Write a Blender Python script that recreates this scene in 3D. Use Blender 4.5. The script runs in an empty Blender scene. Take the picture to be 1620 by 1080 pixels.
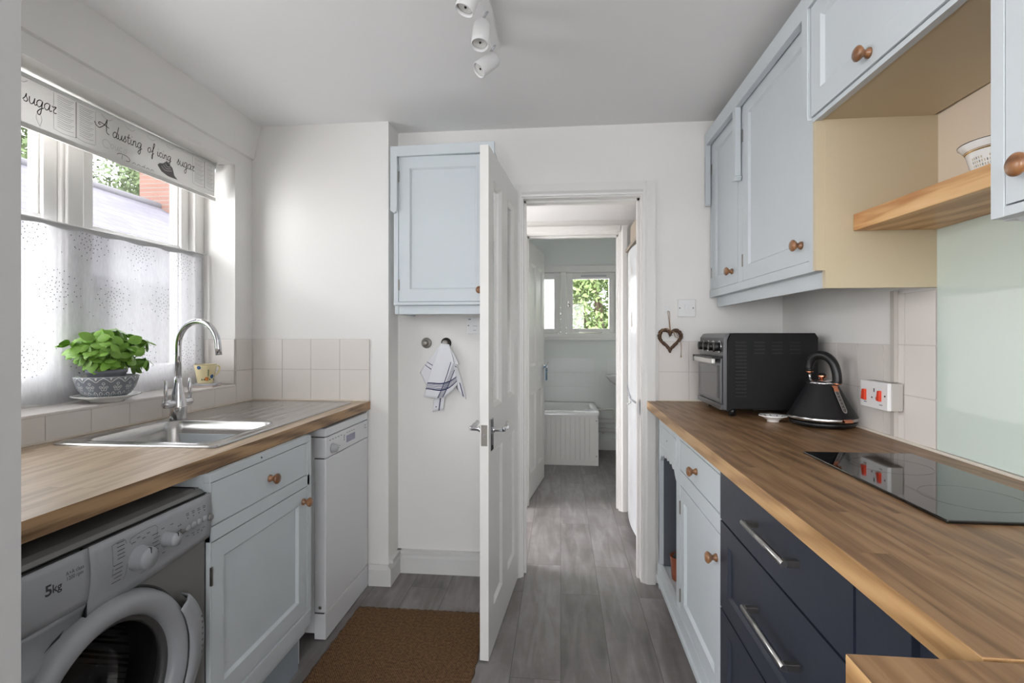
import bpy, math, random
from mathutils import Vector, Matrix
random.seed(7)
PI = math.pi
SC = bpy.context.scene
COL = SC.collection

# ------------------------------------------------------------------ camera, world, light
cam_d = bpy.data.cameras.new('camera'); cam = bpy.data.objects.new('camera', cam_d); COL.objects.link(cam)
cam_d.sensor_fit = 'HORIZONTAL'; cam_d.sensor_width = 36.0; cam_d.lens = 36.0 * 800 / 1620
cam_d.shift_y = -10.0 / 1620; cam_d.clip_start = 0.02
cam.location = (0, 0, 1.25); cam.rotation_euler = (PI / 2, 0, math.atan(77 / 800))
SC.camera = cam
SC.view_settings.view_transform = 'Standard'; SC.view_settings.look = 'None'
SC.view_settings.gamma = 1.0; SC.view_settings.exposure = 0.2; SC.view_settings.use_curve_mapping = False

wd = bpy.data.worlds.new('world'); SC.world = wd; wd.use_nodes = True
bg = wd.node_tree.nodes['Background']
bg.inputs['Color'].default_value = (0.93, 0.96, 1.0, 1); bg.inputs['Strength'].default_value = 8.0

def area(name, loc, target, sx, sy, power, col=(1, 1, 1)):
    l = bpy.data.lights.new(name, 'AREA'); l.shape = 'RECTANGLE'; l.size = sx; l.size_y = sy
    l.energy = power; l.color = col
    o = bpy.data.objects.new(name, l); COL.objects.link(o); o.location = loc
    d = Vector(target) - Vector(loc); o.rotation_euler = d.to_track_quat('-Z', 'Y').to_euler()
    return o
area('daylight_kitchen_window', (-2.35, 1.02, 1.45), (0.0, 1.45, 1.95), 1.5, 1.3, 80, (0.98, 0.99, 1.0))
area('fill_light_rear', (0.0, -2.75, 1.5), (0, 0, 2.6), 2.4, 1.2, 9, (1.0, 0.97, 0.94))  # unseen fill light, added behind the camera outside the rear opening
area('fill_light_rear_side', (-2.3, -1.1, 1.35), (0.3, -0.1, 2.5), 1.5, 1.1, 54, (1.0, 0.98, 0.96))  # added fill from the left rear, mainly to brighten the ceiling
area('daylight_hall_door', (-1.35, 3.2, 1.2), (0, 3.2, 1.2), 0.75, 1.5, 15, (1.0, 0.98, 0.96))
area('daylight_bathroom_window', (-1.7, 6.6, 1.75), (0.3, 4.6, 1.3), 1.1, 0.9, 380, (0.98, 1, 1.0))
def portal(loc, target, sx, sy):
    o = area('sky_portal', loc, target, sx, sy, 1); o.data.cycles.is_portal = True

# ------------------------------------------------------------------ colour and materials
def lin(c):
    return tuple(((v / 255) / 12.92 if v / 255 <= 0.04045 else ((v / 255 + 0.055) / 1.055) ** 2.4) for v in c) + (1.0,)
MATS = {}
def mat(name, rgb, rough=0.5, metal=0.0, bump=0.0, bscale=60, var=0.0, spec=0.5, coat=0.0, stretch=(1, 1, 1), trans=0.0, ior=1.45, emit=None):
    if name in MATS: return MATS[name]
    m = bpy.data.materials.new(name); m.use_nodes = True; nt = m.node_tree; b = nt.nodes['Principled BSDF']
    b.inputs['Base Color'].default_value = lin(rgb); b.inputs['Roughness'].default_value = rough
    b.inputs['Metallic'].default_value = metal; b.inputs['Specular IOR Level'].default_value = spec
    b.inputs['Coat Weight'].default_value = coat; b.inputs['Coat Roughness'].default_value = 0.1
    b.inputs['Transmission Weight'].default_value = trans; b.inputs['IOR'].default_value = ior
    if emit: b.inputs['Emission Color'].default_value = lin(rgb); b.inputs['Emission Strength'].default_value = emit
    if bump or var:
        tc = nt.nodes.new('ShaderNodeTexCoord'); mp = nt.nodes.new('ShaderNodeMapping'); mp.inputs['Scale'].default_value = stretch
        nz = nt.nodes.new('ShaderNodeTexNoise'); nz.inputs['Scale'].default_value = bscale; nz.inputs['Detail'].default_value = 4
        nt.links.new(tc.outputs['Object'], mp.inputs[0]); nt.links.new(mp.outputs[0], nz.inputs['Vector'])
        if bump:
            bp = nt.nodes.new('ShaderNodeBump'); bp.inputs['Strength'].default_value = bump; bp.inputs['Distance'].default_value = 0.002
            nt.links.new(nz.outputs['Fac'], bp.inputs['Height']); nt.links.new(bp.outputs[0], b.inputs['Normal'])
        if var:
            n2 = nt.nodes.new('ShaderNodeTexNoise'); n2.inputs['Scale'].default_value = bscale / 12; n2.inputs['Detail'].default_value = 5
            nt.links.new(mp.outputs[0], n2.inputs['Vector'])
            r = nt.nodes.new('ShaderNodeValToRGB'); c = lin(rgb)
            r.color_ramp.elements[0].position = 0.3; r.color_ramp.elements[1].position = 0.7
            r.color_ramp.elements[0].color = tuple(v * (1 - var) for v in c[:3]) + (1,)
            r.color_ramp.elements[1].color = tuple(min(1, v * (1 + var)) for v in c[:3]) + (1,)
            nt.links.new(n2.outputs['Fac'], r.inputs[0]); nt.links.new(r.outputs[0], b.inputs['Base Color'])
    MATS[name] = m; return m

def N(nt, t, **kw):
    n = nt.nodes.new(t)
    for k, v in kw.items():
        if k.startswith('i_'): n.inputs[k[2:]].default_value = v
        else: setattr(n, k, v)
    return n

def wood(name, dark, mid, light, rough=0.4, along='Y', stave=0.045, length=0.5, grain=1.0, coat=0.0, staves=True, contrast=0.5):
    """solid wood staves with grain running along one axis"""
    m = bpy.data.materials.new(name); m.use_nodes = True; nt = m.node_tree; L = nt.links.new; b = nt.nodes['Principled BSDF']
    tc = N(nt, 'ShaderNodeTexCoord'); sep = N(nt, 'ShaderNodeSeparateXYZ'); L(tc.outputs['Object'], sep.inputs[0])
    ai = 'XYZ'.index(along); oi = [i for i in range(3) if i != ai]
    cmb = N(nt, 'ShaderNodeCombineXYZ')
    L(sep.outputs[ai], cmb.inputs[0]); L(sep.outputs[oi[0]], cmb.inputs[1]); L(sep.outputs[oi[1]], cmb.inputs[2])
    br = N(nt, 'ShaderNodeTexBrick', offset=0.37, offset_frequency=2)
    br.inputs['Scale'].default_value = 1.0; br.inputs['Mortar Size'].default_value = 0.0006; br.inputs['Mortar Smooth'].default_value = 0.3
    br.inputs['Brick Width'].default_value = length; br.inputs['Row Height'].default_value = stave
    br.inputs['Color1'].default_value = (0, 0, 0, 1); br.inputs['Color2'].default_value = (1, 1, 1, 1); br.inputs['Mortar'].default_value = (0.3, 0.3, 0.3, 1)
    L(cmb.outputs[0], br.inputs['Vector'])
    # offset grain by stave
    sc = N(nt, 'ShaderNodeVectorMath', operation='SCALE'); sc.inputs['Scale'].default_value = 7.0 if staves else 0.0
    L(br.outputs['Color'], sc.inputs[0])
    ad = N(nt, 'ShaderNodeVectorMath', operation='ADD'); L(cmb.outputs[0], ad.inputs[0]); L(sc.outputs[0], ad.inputs[1])
    mp = N(nt, 'ShaderNodeMapping'); mp.inputs['Scale'].default_value = (3.0, 60 * grain, 60 * grain); L(ad.outputs[0], mp.inputs[0])
    nz = N(nt, 'ShaderNodeTexNoise'); nz.inputs['Scale'].default_value = 1.6; nz.inputs['Detail'].default_value = 7; nz.inputs['Distortion'].default_value = 0.6
    L(mp.outputs[0], nz.inputs['Vector'])
    mp2 = N(nt, 'ShaderNodeMapping'); mp2.inputs['Scale'].default_value = (1.2, 9 * grain, 9 * grain); L(ad.outputs[0], mp2.inputs[0])
    wv = N(nt, 'ShaderNodeTexWave', wave_type='BANDS', bands_direction='DIAGONAL'); wv.inputs['Scale'].default_value = 1.3
    wv.inputs['Distortion'].default_value = 9; wv.inputs['Detail'].default_value = 3; wv.inputs['Detail Scale'].default_value = 1.0
    L(mp2.outputs[0], wv.inputs['Vector'])
    a1 = N(nt, 'ShaderNodeMath', operation='MULTIPLY_ADD'); a1.inputs[1].default_value = 0.55; L(nz.outputs['Fac'], a1.inputs[0])
    a0 = N(nt, 'ShaderNodeMath', operation='MULTIPLY'); a0.inputs[1].default_value = 0.28; L(wv.outputs['Fac'], a0.inputs[0]); L(a0.outputs[0], a1.inputs[2])
    a2 = N(nt, 'ShaderNodeMath', operation='MULTIPLY_ADD'); a2.inputs[1].default_value = contrast * 0.5 if staves else 0.0
    L(br.outputs['Color'], a2.inputs[0]); L(a1.outputs[0], a2.inputs[2])
    rp = N(nt, 'ShaderNodeValToRGB'); e = rp.color_ramp.elements
    e[0].position = 0.2; e[0].color = lin(dark); e[1].position = 0.85; e[1].color = lin(light)
    q = e.new(0.5); q.color = lin(mid); L(a2.outputs[0], rp.inputs[0])
    L(rp.outputs[0], b.inputs['Base Color'])
    bp = N(nt, 'ShaderNodeBump'); bp.inputs['Strength'].default_value = 0.15; bp.inputs['Distance'].default_value = 0.001
    L(nz.outputs['Fac'], bp.inputs['Height']); L(bp.outputs[0], b.inputs['Normal'])
    b.inputs['Roughness'].default_value = rough; b.inputs['Coat Weight'].default_value = coat
    return m

def floor_mat():
    m = bpy.data.materials.new('vinyl_floor'); m.use_nodes = True; nt = m.node_tree; L = nt.links.new; b = nt.nodes['Principled BSDF']
    tc = N(nt, 'ShaderNodeTexCoord'); sep = N(nt, 'ShaderNodeSeparateXYZ'); L(tc.outputs['Object'], sep.inputs[0])
    cmb = N(nt, 'ShaderNodeCombineXYZ'); L(sep.outputs[1], cmb.inputs[0]); L(sep.outputs[0], cmb.inputs[1])
    br = N(nt, 'ShaderNodeTexBrick', offset=0.33); br.inputs['Scale'].default_value = 1.0
    br.inputs['Mortar Size'].default_value = 0.0011; br.inputs['Mortar Smooth'].default_value = 0.2
    br.inputs['Brick Width'].default_value = 0.92; br.inputs['Row Height'].default_value = 0.185
    br.inputs['Color1'].default_value = (0, 0, 0, 1); br.inputs['Color2'].default_value = (1, 1, 1, 1); br.inputs['Mortar'].default_value = (0.2, 0.2, 0.2, 1)
    L(cmb.outputs[0], br.inputs['Vector'])
    sc = N(nt, 'ShaderNodeVectorMath', operation='SCALE'); sc.inputs['Scale'].default_value = 5.0; L(br.outputs['Color'], sc.inputs[0])
    ad = N(nt, 'ShaderNodeVectorMath', operation='ADD'); L(cmb.outputs[0], ad.inputs[0]); L(sc.outputs[0], ad.inputs[1])
    mp = N(nt, 'ShaderNodeMapping'); mp.inputs['Scale'].default_value = (2.0, 12, 1); L(ad.outputs[0], mp.inputs[0])
    nz = N(nt, 'ShaderNodeTexNoise'); nz.inputs['Scale'].default_value = 1.5; nz.inputs['Detail'].default_value = 8; nz.inputs['Distortion'].default_value = 0.8; L(mp.outputs[0], nz.inputs['Vector'])
    n2 = N(nt, 'ShaderNodeTexNoise'); n2.inputs['Scale'].default_value = 4; n2.inputs['Detail'].default_value = 8; n2.inputs['Roughness'].default_value = 0.65; L(ad.outputs[0], n2.inputs['Vector'])
    mx = N(nt, 'ShaderNodeMath', operation='MULTIPLY_ADD'); mx.inputs[1].default_value = 0.5; L(nz.outputs['Fac'], mx.inputs[0])
    m3 = N(nt, 'ShaderNodeMath', operation='MULTIPLY'); m3.inputs[1].default_value = 0.42; L(n2.outputs['Fac'], m3.inputs[0]); L(m3.outputs[0], mx.inputs[2])
    m4 = N(nt, 'ShaderNodeMath', operation='MULTIPLY_ADD'); m4.inputs[1].default_value = 0.09; L(br.outputs['Color'], m4.inputs[0]); L(mx.outputs[0], m4.inputs[2])
    rp = N(nt, 'ShaderNodeValToRGB'); e = rp.color_ramp.elements
    e[0].position = 0.3; e[0].color = lin((90, 84, 82)); e[1].position = 0.72; e[1].color = lin((158, 153, 153)); q = e.new(0.5); q.color = lin((122, 116, 115))
    L(m4.outputs[0], rp.inputs[0])
    mm = N(nt, 'ShaderNodeMix', data_type='RGBA'); L(br.outputs['Fac'], mm.inputs['Factor']); L(rp.outputs[0], mm.inputs['A']); mm.inputs['B'].default_value = lin((70, 65, 63))
    L(mm.outputs['Result'], b.inputs['Base Color'])
    r2 = N(nt, 'ShaderNodeMapRange'); r2.inputs['To Min'].default_value = 0.3; r2.inputs['To Max'].default_value = 0.5; L(n2.outputs['Fac'], r2.inputs['Value']); L(r2.outputs[0], b.inputs['Roughness'])
    bp = N(nt, 'ShaderNodeBump'); bp.inputs['Strength'].default_value = 0.2; bp.inputs['Distance'].default_value = 0.001; L(mx.outputs[0], bp.inputs['Height']); L(bp.outputs[0], b.inputs['Normal'])
    return m

def sheer_mat(name, rgb, transp, transl, weave=900):
    m = bpy.data.materials.new(name); m.use_nodes = True; nt = m.node_tree; L = nt.links.new
    for n in list(nt.nodes): nt.nodes.remove(n)
    out = N(nt, 'ShaderNodeOutputMaterial'); d = N(nt, 'ShaderNodeBsdfDiffuse'); t = N(nt, 'ShaderNodeBsdfTranslucent'); tr = N(nt, 'ShaderNodeBsdfTransparent')
    d.inputs[0].default_value = lin(rgb); t.inputs[0].default_value = lin(rgb)
    m1 = N(nt, 'ShaderNodeMixShader'); m1.inputs[0].default_value = transl; L(d.outputs[0], m1.inputs[1]); L(t.outputs[0], m1.inputs[2])
    m2 = N(nt, 'ShaderNodeMixShader'); L(m1.outputs[0], m2.inputs[1]); L(tr.outputs[0], m2.inputs[2])
    tc = N(nt, 'ShaderNodeTexCoord'); mp = N(nt, 'ShaderNodeMapping'); mp.inputs['Scale'].default_value = (1, 1, 0.25)
    nz = N(nt, 'ShaderNodeTexNoise'); nz.inputs['Scale'].default_value = 140; nz.inputs['Detail'].default_value = 3
    L(tc.outputs['Object'], mp.inputs[0]); L(mp.outputs[0], nz.inputs['Vector'])
    r = N(nt, 'ShaderNodeMapRange'); r.inputs['To Min'].default_value = transp - 0.12; r.inputs['To Max'].default_value = transp + 0.12
    L(nz.outputs['Fac'], r.inputs['Value']); L(r.outputs[0], m2.inputs[0]); L(m2.outputs[0], out.inputs[0])
    return m

def glass_mat(name, tint=(1, 1, 1, 1), rough=0.0, mixf=0.08):
    m = bpy.data.materials.new(name); m.use_nodes = True; nt = m.node_tree; L = nt.links.new
    for n in list(nt.nodes): nt.nodes.remove(n)
    out = N(nt, 'ShaderNodeOutputMaterial'); g = N(nt, 'ShaderNodeBsdfGlossy'); g.inputs['Roughness'].default_value = rough
    tr = N(nt, 'ShaderNodeBsdfTransparent'); tr.inputs[0].default_value = tint
    lw = N(nt, 'ShaderNodeLayerWeight'); lw.inputs[0].default_value = 0.5
    pw_ = N(nt, 'ShaderNodeMath', operation='POWER'); pw_.inputs[1].default_value = 5; L(lw.outputs['Facing'], pw_.inputs[0])
    fr = N(nt, 'ShaderNodeMath', operation='MULTIPLY_ADD'); fr.inputs[1].default_value = 0.9; fr.inputs[2].default_value = 0.03; L(pw_.outputs[0], fr.inputs[0])
    mx = N(nt, 'ShaderNodeMixShader'); L(fr.outputs[0], mx.inputs[0]); L(tr.outputs[0], mx.inputs[1]); L(g.outputs[0], mx.inputs[2]); L(mx.outputs[0], out.inputs[0])
    return m

def rug_mat():
    m = bpy.data.materials.new('coir_weave'); m.use_nodes = True; nt = m.node_tree; L = nt.links.new; b = nt.nodes['Principled BSDF']
    tc = N(nt, 'ShaderNodeTexCoord'); sep = N(nt, 'ShaderNodeSeparateXYZ'); L(tc.outputs['Object'], sep.inputs[0])
    def s(o, f):
        a = N(nt, 'ShaderNodeMath', operation='MULTIPLY'); a.inputs[1].default_value = f; L(o, a.inputs[0])
        c = N(nt, 'ShaderNodeMath', operation='SINE'); L(a.outputs[0], c.inputs[0]); return c.outputs[0]
    h = N(nt, 'ShaderNodeMath', operation='MULTIPLY'); L(s(sep.outputs[0], 2 * PI / 0.009), h.inputs[0]); L(s(sep.outputs[1], 2 * PI / 0.012), h.inputs[1])
    nz = N(nt, 'ShaderNodeTexNoise'); nz.inputs['Scale'].default_value = 90; nz.inputs['Detail'].default_value = 4; L(tc.outputs['Object'], nz.inputs['Vector'])
    a = N(nt, 'ShaderNodeMath', operation='MULTIPLY_ADD'); a.inputs[1].default_value = 0.2; L(h.outputs[0], a.inputs[0]); L(nz.outputs['Fac'], a.inputs[2])
    rp = N(nt, 'ShaderNodeValToRGB'); e = rp.color_ramp.elements; e[0].position = 0.25; e[0].color = lin((68, 47, 29)); e[1].position = 0.75; e[1].color = lin((132, 97, 62))
    L(a.outputs[0], rp.inputs[0]); L(rp.outputs[0], b.inputs['Base Color']); b.inputs['Roughness'].default_value = 0.95
    bp = N(nt, 'ShaderNodeBump'); bp.inputs['Strength'].default_value = 0.9; bp.inputs['Distance'].default_value = 0.004; L(a.outputs[0], bp.inputs['Height']); L(bp.outputs[0], b.inputs['Normal'])
    return m

def brick_mat(name, c1, c2, mortar, w, h, msize, axes=(0, 2), rough=0.8, offset=0.5):
    m = bpy.data.materials.new(name); m.use_nodes = True; nt = m.node_tree; L = nt.links.new; b = nt.nodes['Principled BSDF']
    tc = N(nt, 'ShaderNodeTexCoord'); sep = N(nt, 'ShaderNodeSeparateXYZ'); L(tc.outputs['Object'], sep.inputs[0])
    cmb = N(nt, 'ShaderNodeCombineXYZ'); L(sep.outputs[axes[0]], cmb.inputs[0]); L(sep.outputs[axes[1]], cmb.inputs[1])
    br = N(nt, 'ShaderNodeTexBrick', offset=offset); br.inputs['Scale'].default_value = 1; br.inputs['Brick Width'].default_value = w; br.inputs['Row Height'].default_value = h
    br.inputs['Mortar Size'].default_value = msize; br.inputs['Color1'].default_value = lin(c1); br.inputs['Color2'].default_value = lin(c2); br.inputs['Mortar'].default_value = lin(mortar)
    L(cmb.outputs[0], br.inputs['Vector']); L(br.outputs['Color'], b.inputs['Base Color']); b.inputs['Roughness'].default_value = rough
    return m

WALL = mat('wall_paint', (232, 230, 227), 0.85, bump=0.12, bscale=40, var=0.012)
CEIL = mat('ceiling_paint', (236, 235, 235), 0.9, bump=0.08, bscale=30)
TRIM = mat('white_gloss', (228, 226, 223), 0.35)
SAGE = mat('bathroom_paint', (226, 229, 225), 0.8)
TILE = mat('cream_tile', (224, 218, 213), 0.22, bump=0.05, bscale=8)
GROUT = mat('grout', (196, 188, 182), 0.85)
SEAL = mat('sealant', (222, 214, 202), 0.5)
BLUE = mat('blue_paint', (198, 205, 209), 0.42, bump=0.15, bscale=35, var=0.015)
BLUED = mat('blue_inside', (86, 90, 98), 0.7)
NAVY = mat('navy_paint', (39, 44, 56), 0.4, bump=0.15, bscale=45, var=0.05)
CREAM = mat('cream_paint', (198, 184, 156), 0.35, bump=0.15, bscale=20, var=0.03)
CREAMW = mat('cream_wall', (222, 208, 190), 0.7, bump=0.1, bscale=20)
KNOB = wood('knob_wood', (104, 66, 38), (142, 98, 62), (166, 120, 80), 0.35, along='X', staves=False, coat=0.4)
OAK = wood('oak_top', (94, 68, 45), (136, 103, 71), (162, 129, 94), 0.42, along='Y', contrast=0.38)
OAKL = wood('oak_top_window_sheen', (156, 134, 108), (184, 162, 136), (206, 188, 164), 0.36, along='Y', contrast=0.15)  # paler copy of the oak, window reflection put into the colour
OAKE = wood('oak_edge', (140, 104, 64), (184, 146, 100), (204, 168, 122), 0.45, along='Y', grain=0.8, staves=False)
OAKED = wood('oak_edge_brown', (96, 70, 44), (168, 134, 96), (190, 156, 116), 0.45, along='Y', grain=1.0, staves=False)
SHELF = wood('shelf_wood', (176, 122, 74), (216, 174, 122), (232, 196, 148), 0.4, along='Y', grain=0.7, staves=False)
FLOOR = floor_mat()
STEEL = mat('brushed_steel', (190, 188, 186), 0.24, 1.0, bump=0.05, bscale=200, stretch=(1, 0.05, 1))
CHROME = mat('chrome', (215, 215, 218), 0.06, 1.0)
NICKEL = mat('brushed_nickel', (150, 146, 140), 0.3, 1.0)
DARKMET = mat('dark_metal', (60, 58, 56), 0.35, 0.9)
COPPER = mat('rose_gold', (222, 150, 118), 0.18, 1.0)
APPL = mat('appliance_white', (222, 223, 226), 0.28)
APPLG = mat('appliance_grey_white', (176, 178, 182), 0.35)
SILV = mat('washer_silver', (122, 121, 120), 0.4, 0.25)
SILVL = mat('washer_light', (156, 159, 163), 0.4, 0.1)
BLACK = mat('black_plastic', (22, 22, 23), 0.35)
BLACKM = mat('black_matte', (20, 20, 21), 0.5, 0.0, spec=0.3)
OVENF = mat('oven_front', (96, 96, 99), 0.3, 0.7)
HOB = mat('hob_glass', (10, 10, 11), 0.04, spec=0.8)
INK = mat('ink', (52, 50, 52), 0.7)
INKL = mat('ink_pale', (178, 176, 176), 0.7)
RED = mat('red_switch', (214, 60, 24), 0.35)
PLAST = mat('white_plastic', (228, 228, 228), 0.35)
BOXG = mat('back_box', (176, 172, 166), 0.6)
CERAM = mat('white_ceramic', (236, 236, 234), 0.12, coat=0.3)
SPLASH = mat('green_glass', (208, 221, 214), 0.05, spec=0.5)
GLASS = glass_mat('window_glass')
FROST = mat('frosted_glass', (250, 252, 255), 0.6, trans=0.9)
DARKGL = glass_mat('dark_glass', (0.35, 0.35, 0.36, 1), 0.02)
DRUM = mat('drum_steel', (120, 120, 122), 0.35, 0.9)
CURT = sheer_mat('sheer_curtain', (216, 216, 220), 0.18, 0.17)
DOT = mat('curtain_dot', (84, 84, 96), 0.8)
HEM = mat('curtain_hem', (190, 190, 192), 0.9)
BLINDM = sheer_mat('blind_fabric', (216, 214, 210), -0.2, 0.12)
CLOTH = mat('towel_white', (226, 226, 230), 0.95, bump=0.5, bscale=500)
NAVYST = mat('towel_navy', (50, 56, 92), 0.95)
RUG = rug_mat()
LEAF = mat('basil_leaf', (132, 178, 74), 0.38, bump=0.3, bscale=120, var=0.2)
STEM = mat('basil_stem', (120, 160, 80), 0.5)
SOIL = mat('soil', (60, 46, 36), 0.95)
GREYPOT = mat('grey_pot', (136, 138, 148), 0.5)
BOWLG = mat('bowl_grey', (128, 134, 142), 0.3)
TWIG = mat('twig', (92, 70, 56), 0.85, bump=0.6, bscale=90, var=0.3)
TWINE = mat('twine', (150, 118, 80), 0.9)
CUPC = mat('cup_cream', (236, 222, 178), 0.25)
PAINTB = mat('glaze_blue', (50, 96, 150), 0.3); PAINTO = mat('glaze_orange', (222, 132, 52), 0.3); PAINTG = mat('glaze_green', (74, 104, 70), 0.3)
BROWN = mat('glaze_brown', (120, 96, 76), 0.3)
GOLD = mat('gold_band', (200, 160, 92), 0.25, 0.8)
TERRA = mat('copper_orange', (166, 92, 62), 0.35, 0.3)
SKIRT = mat('skirting_paint', (216, 215, 213), 0.45)
JAMB = mat('near_jamb_shaded_grey', (184, 184, 184), 0.5, bump=0.3, bscale=18)  # grey takes in the shade on the near wall end
SLATE = brick_mat('slates', (70, 67, 75), (79, 76, 85), (50, 48, 56), 0.3, 0.2, 0.008, (1, 0))
BRICK = brick_mat('chimney_brick', (104, 70, 60), (112, 78, 66), (100, 92, 84), 0.22, 0.075, 0.008, (1, 2))
RENDER = mat('outside_render', (84, 80, 78), 0.9)
TREE = mat('tree_leaf', (78, 94, 54), 0.7, var=0.3, bscale=30)
TREE2 = mat('bush_leaf', (112, 130, 80), 0.7, var=0.35, bscale=60)
BARK = mat('bark', (92, 78, 64), 0.9)
GRASS = mat('paving', (128, 124, 118), 0.95, var=0.2)

# ------------------------------------------------------------------ mesh builder
class MB:
    def __init__(s): s.v = []; s.f = []; s.m = []; s.s = []
    def face(s, idx, mi=0, sm=False): s.f.append(tuple(idx)); s.m.append(mi); s.s.append(sm)
    def add(s, verts, faces, mi=0, sm=False):
        o = len(s.v); s.v += [tuple(v) for v in verts]
        for f in faces: s.face([o + i for i in f], mi, sm)
    def quad(s, a, b, c, d, mi=0): s.add([a, b, c, d], [(0, 1, 2, 3)], mi)
    def box(s, x0, x1, y0, y1, z0, z1, mi=0):
        if x0 > x1: x0, x1 = x1, x0
        if y0 > y1: y0, y1 = y1, y0
        if z0 > z1: z0, z1 = z1, z0
        v = [(x, y, z) for z in (z0, z1) for y in (y0, y1) for x in (x0, x1)]
        s.add(v, [(0, 2, 3, 1), (4, 5, 7, 6), (0, 1, 5, 4), (2, 6, 7, 3), (0, 4, 6, 2), (1, 3, 7, 5)], mi); return s
    def prism(s, poly, axis, a0, a1, mi=0, sm=False):
        """poly: 2-D outline in the two other axes (cyclic order), extruded along axis"""
        n = len(poly); ai = 'xyz'.index(axis)
        def pt(p, a):
            r = [0, 0, 0]; r[ai] = a; o = [i for i in range(3) if i != ai]; r[o[0]] = p[0]; r[o[1]] = p[1]; return tuple(r)
        v = [pt(p, a0) for p in poly] + [pt(p, a1) for p in poly]
        A = sum(poly[i][0] * poly[(i + 1) % n][1] - poly[(i + 1) % n][0] * poly[i][1] for i in range(n))
        flip = (A > 0) != (ai != 1)
        if a1 < a0: flip = not flip
        fs = [tuple(range(n))[::-1], tuple(range(n, 2 * n))]
        if flip: fs = [f[::-1] for f in fs]
        s.add(v, fs, mi)
        o = len(s.v) - 2 * n
        for i in range(n):
            j = (i + 1) % n; f = (o + i, o + j, o + n + j, o + n + i)
            s.face(f[::-1] if flip else f, mi, sm)
        return s
    def lathe(s, prof, c=(0, 0, 0), axis='z', seg=32, mi=0, sm=True, mis=None, M=None, cap=True):
        """prof: list (r, h)"""
        base = []; n = len(prof)
        for (r, h) in prof:
            for k in range(seg):
                a = 2 * PI * k / seg; p = (r * math.cos(a), r * math.sin(a), h)
                if axis == 'x': p = (p[2], p[0], p[1])
                elif axis == 'y': p = (p[1], p[2], p[0])
                elif axis == '-y': p = (p[0], -p[2], p[1])
                elif axis == '-x': p = (-p[2], p[1], p[0])
                if M: p = tuple(M @ Vector(p))
                base.append((p[0] + c[0], p[1] + c[1], p[2] + c[2]))
        o = len(s.v); s.v += base
        for i in range(n - 1):
            for k in range(seg):
                k2 = (k + 1) % seg
                s.face((o + i * seg + k, o + i * seg + k2, o + (i + 1) * seg + k2, o + (i + 1) * seg + k), mis[i] if mis else mi, sm)
        if cap:
            if prof[0][0] > 1e-5: s.face([o + k for k in range(seg)][::-1], mis[0] if mis else mi)
            if prof[-1][0] > 1e-5: s.face([o + (n - 1) * seg + k for k in range(seg)], mis[-1] if mis else mi)
        return s
    def tube(s, pts, r, seg=10, mi=0, closed=False, flat=1.0):
        pts = [Vector(p) for p in pts]; n = len(pts); rr = r if isinstance(r, (list, tuple)) else [r] * n
        o = len(s.v); up = None
        for i in range(n):
            if closed: t = pts[(i + 1) % n] - pts[i - 1]
            else: t = pts[min(i + 1, n - 1)] - pts[max(i - 1, 0)]
            t.normalize()
            if up is None:
                up = Vector((0, 0, 1)) if abs(t.z) < 0.9 else Vector((0, 1, 0))
            u = (up - t * up.dot(t)); u.normalize(); w = t.cross(u); up = u
            for k in range(seg):
                a = 2 * PI * k / seg; p = pts[i] + (u * math.cos(a) * flat + w * math.sin(a)) * rr[i]; s.v.append(tuple(p))
        m = n if closed else n - 1
        for i in range(m):
            j = (i + 1) % n
            for k in range(seg):
                k2 = (k + 1) % seg; s.face((o + i * seg + k, o + i * seg + k2, o + j * seg + k2, o + j * seg + k), mi, True)
        if not closed:
            s.face([o + k for k in range(seg)][::-1], mi); s.face([o + (n - 1) * seg + k for k in range(seg)], mi)
        return s
    def stroke(s, pts, w, fn, mi=0):
        """ribbon following 2-D polyline pts, mapped by fn(u, v) -> 3-D"""
        n = len(pts); o = len(s.v)
        for i in range(n):
            a = pts[max(i - 1, 0)]; b = pts[min(i + 1, n - 1)]; dx, dy = b[0] - a[0], b[1] - a[1]; l = math.hypot(dx, dy) or 1
            ww = w[i] if isinstance(w, (list, tuple)) else w
            px, py = -dy / l * ww / 2, dx / l * ww / 2
            s.v.append(tuple(fn(pts[i][0] + px, pts[i][1] + py))); s.v.append(tuple(fn(pts[i][0] - px, pts[i][1] - py)))
        for i in range(n - 1): s.face((o + 2 * i, o + 2 * i + 1, o + 2 * i + 3, o + 2 * i + 2), mi)
        return s
    def blob(s, pts, fn, mi=0):
        o = len(s.v); s.v += [tuple(fn(*p)) for p in pts]; s.face(range(o, o + len(pts)), mi); return s
    def build(s, name, mats, parent=None, bevel=0, seg=2, solid=0, weld=False):
        me = bpy.data.meshes.new(name); me.from_pydata(s.v, [], s.f)
        if not isinstance(mats, (list, tuple)): mats = [mats]
        for m in mats: me.materials.append(m)
        for p, mi, sm in zip(me.polygons, s.m, s.s): p.material_index = min(mi, len(mats) - 1); p.use_smooth = sm
        me.update()
        o = bpy.data.objects.new(name, me); COL.objects.link(o)
        if parent: o.parent = parent
        if solid:
            md = o.modifiers.new('solid', 'SOLIDIFY'); md.thickness = solid; md.offset = 0
        if bevel:
            md = o.modifiers.new('bevel', 'BEVEL'); md.width = bevel; md.segments = seg; md.limit_method = 'ANGLE'; md.angle_limit = math.radians(40)
        return o

def thing(name, label, cat, loc=(0, 0, 0), rz=0, group=None, kind=None):
    o = bpy.data.objects.new(name, None); o.empty_display_size = 0.05; COL.objects.link(o)
    o.location = loc; o.rotation_euler = (0, 0, rz); tag(o, label, cat, group, kind); return o
def tag(o, label, cat, group=None, kind=None):
    if label: o['label'] = label
    if cat: o['category'] = cat
    if group: o['group'] = group
    if kind: o['kind'] = kind
    return o
def struct(o, label, cat): return tag(o, label, cat, kind='structure')

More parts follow.
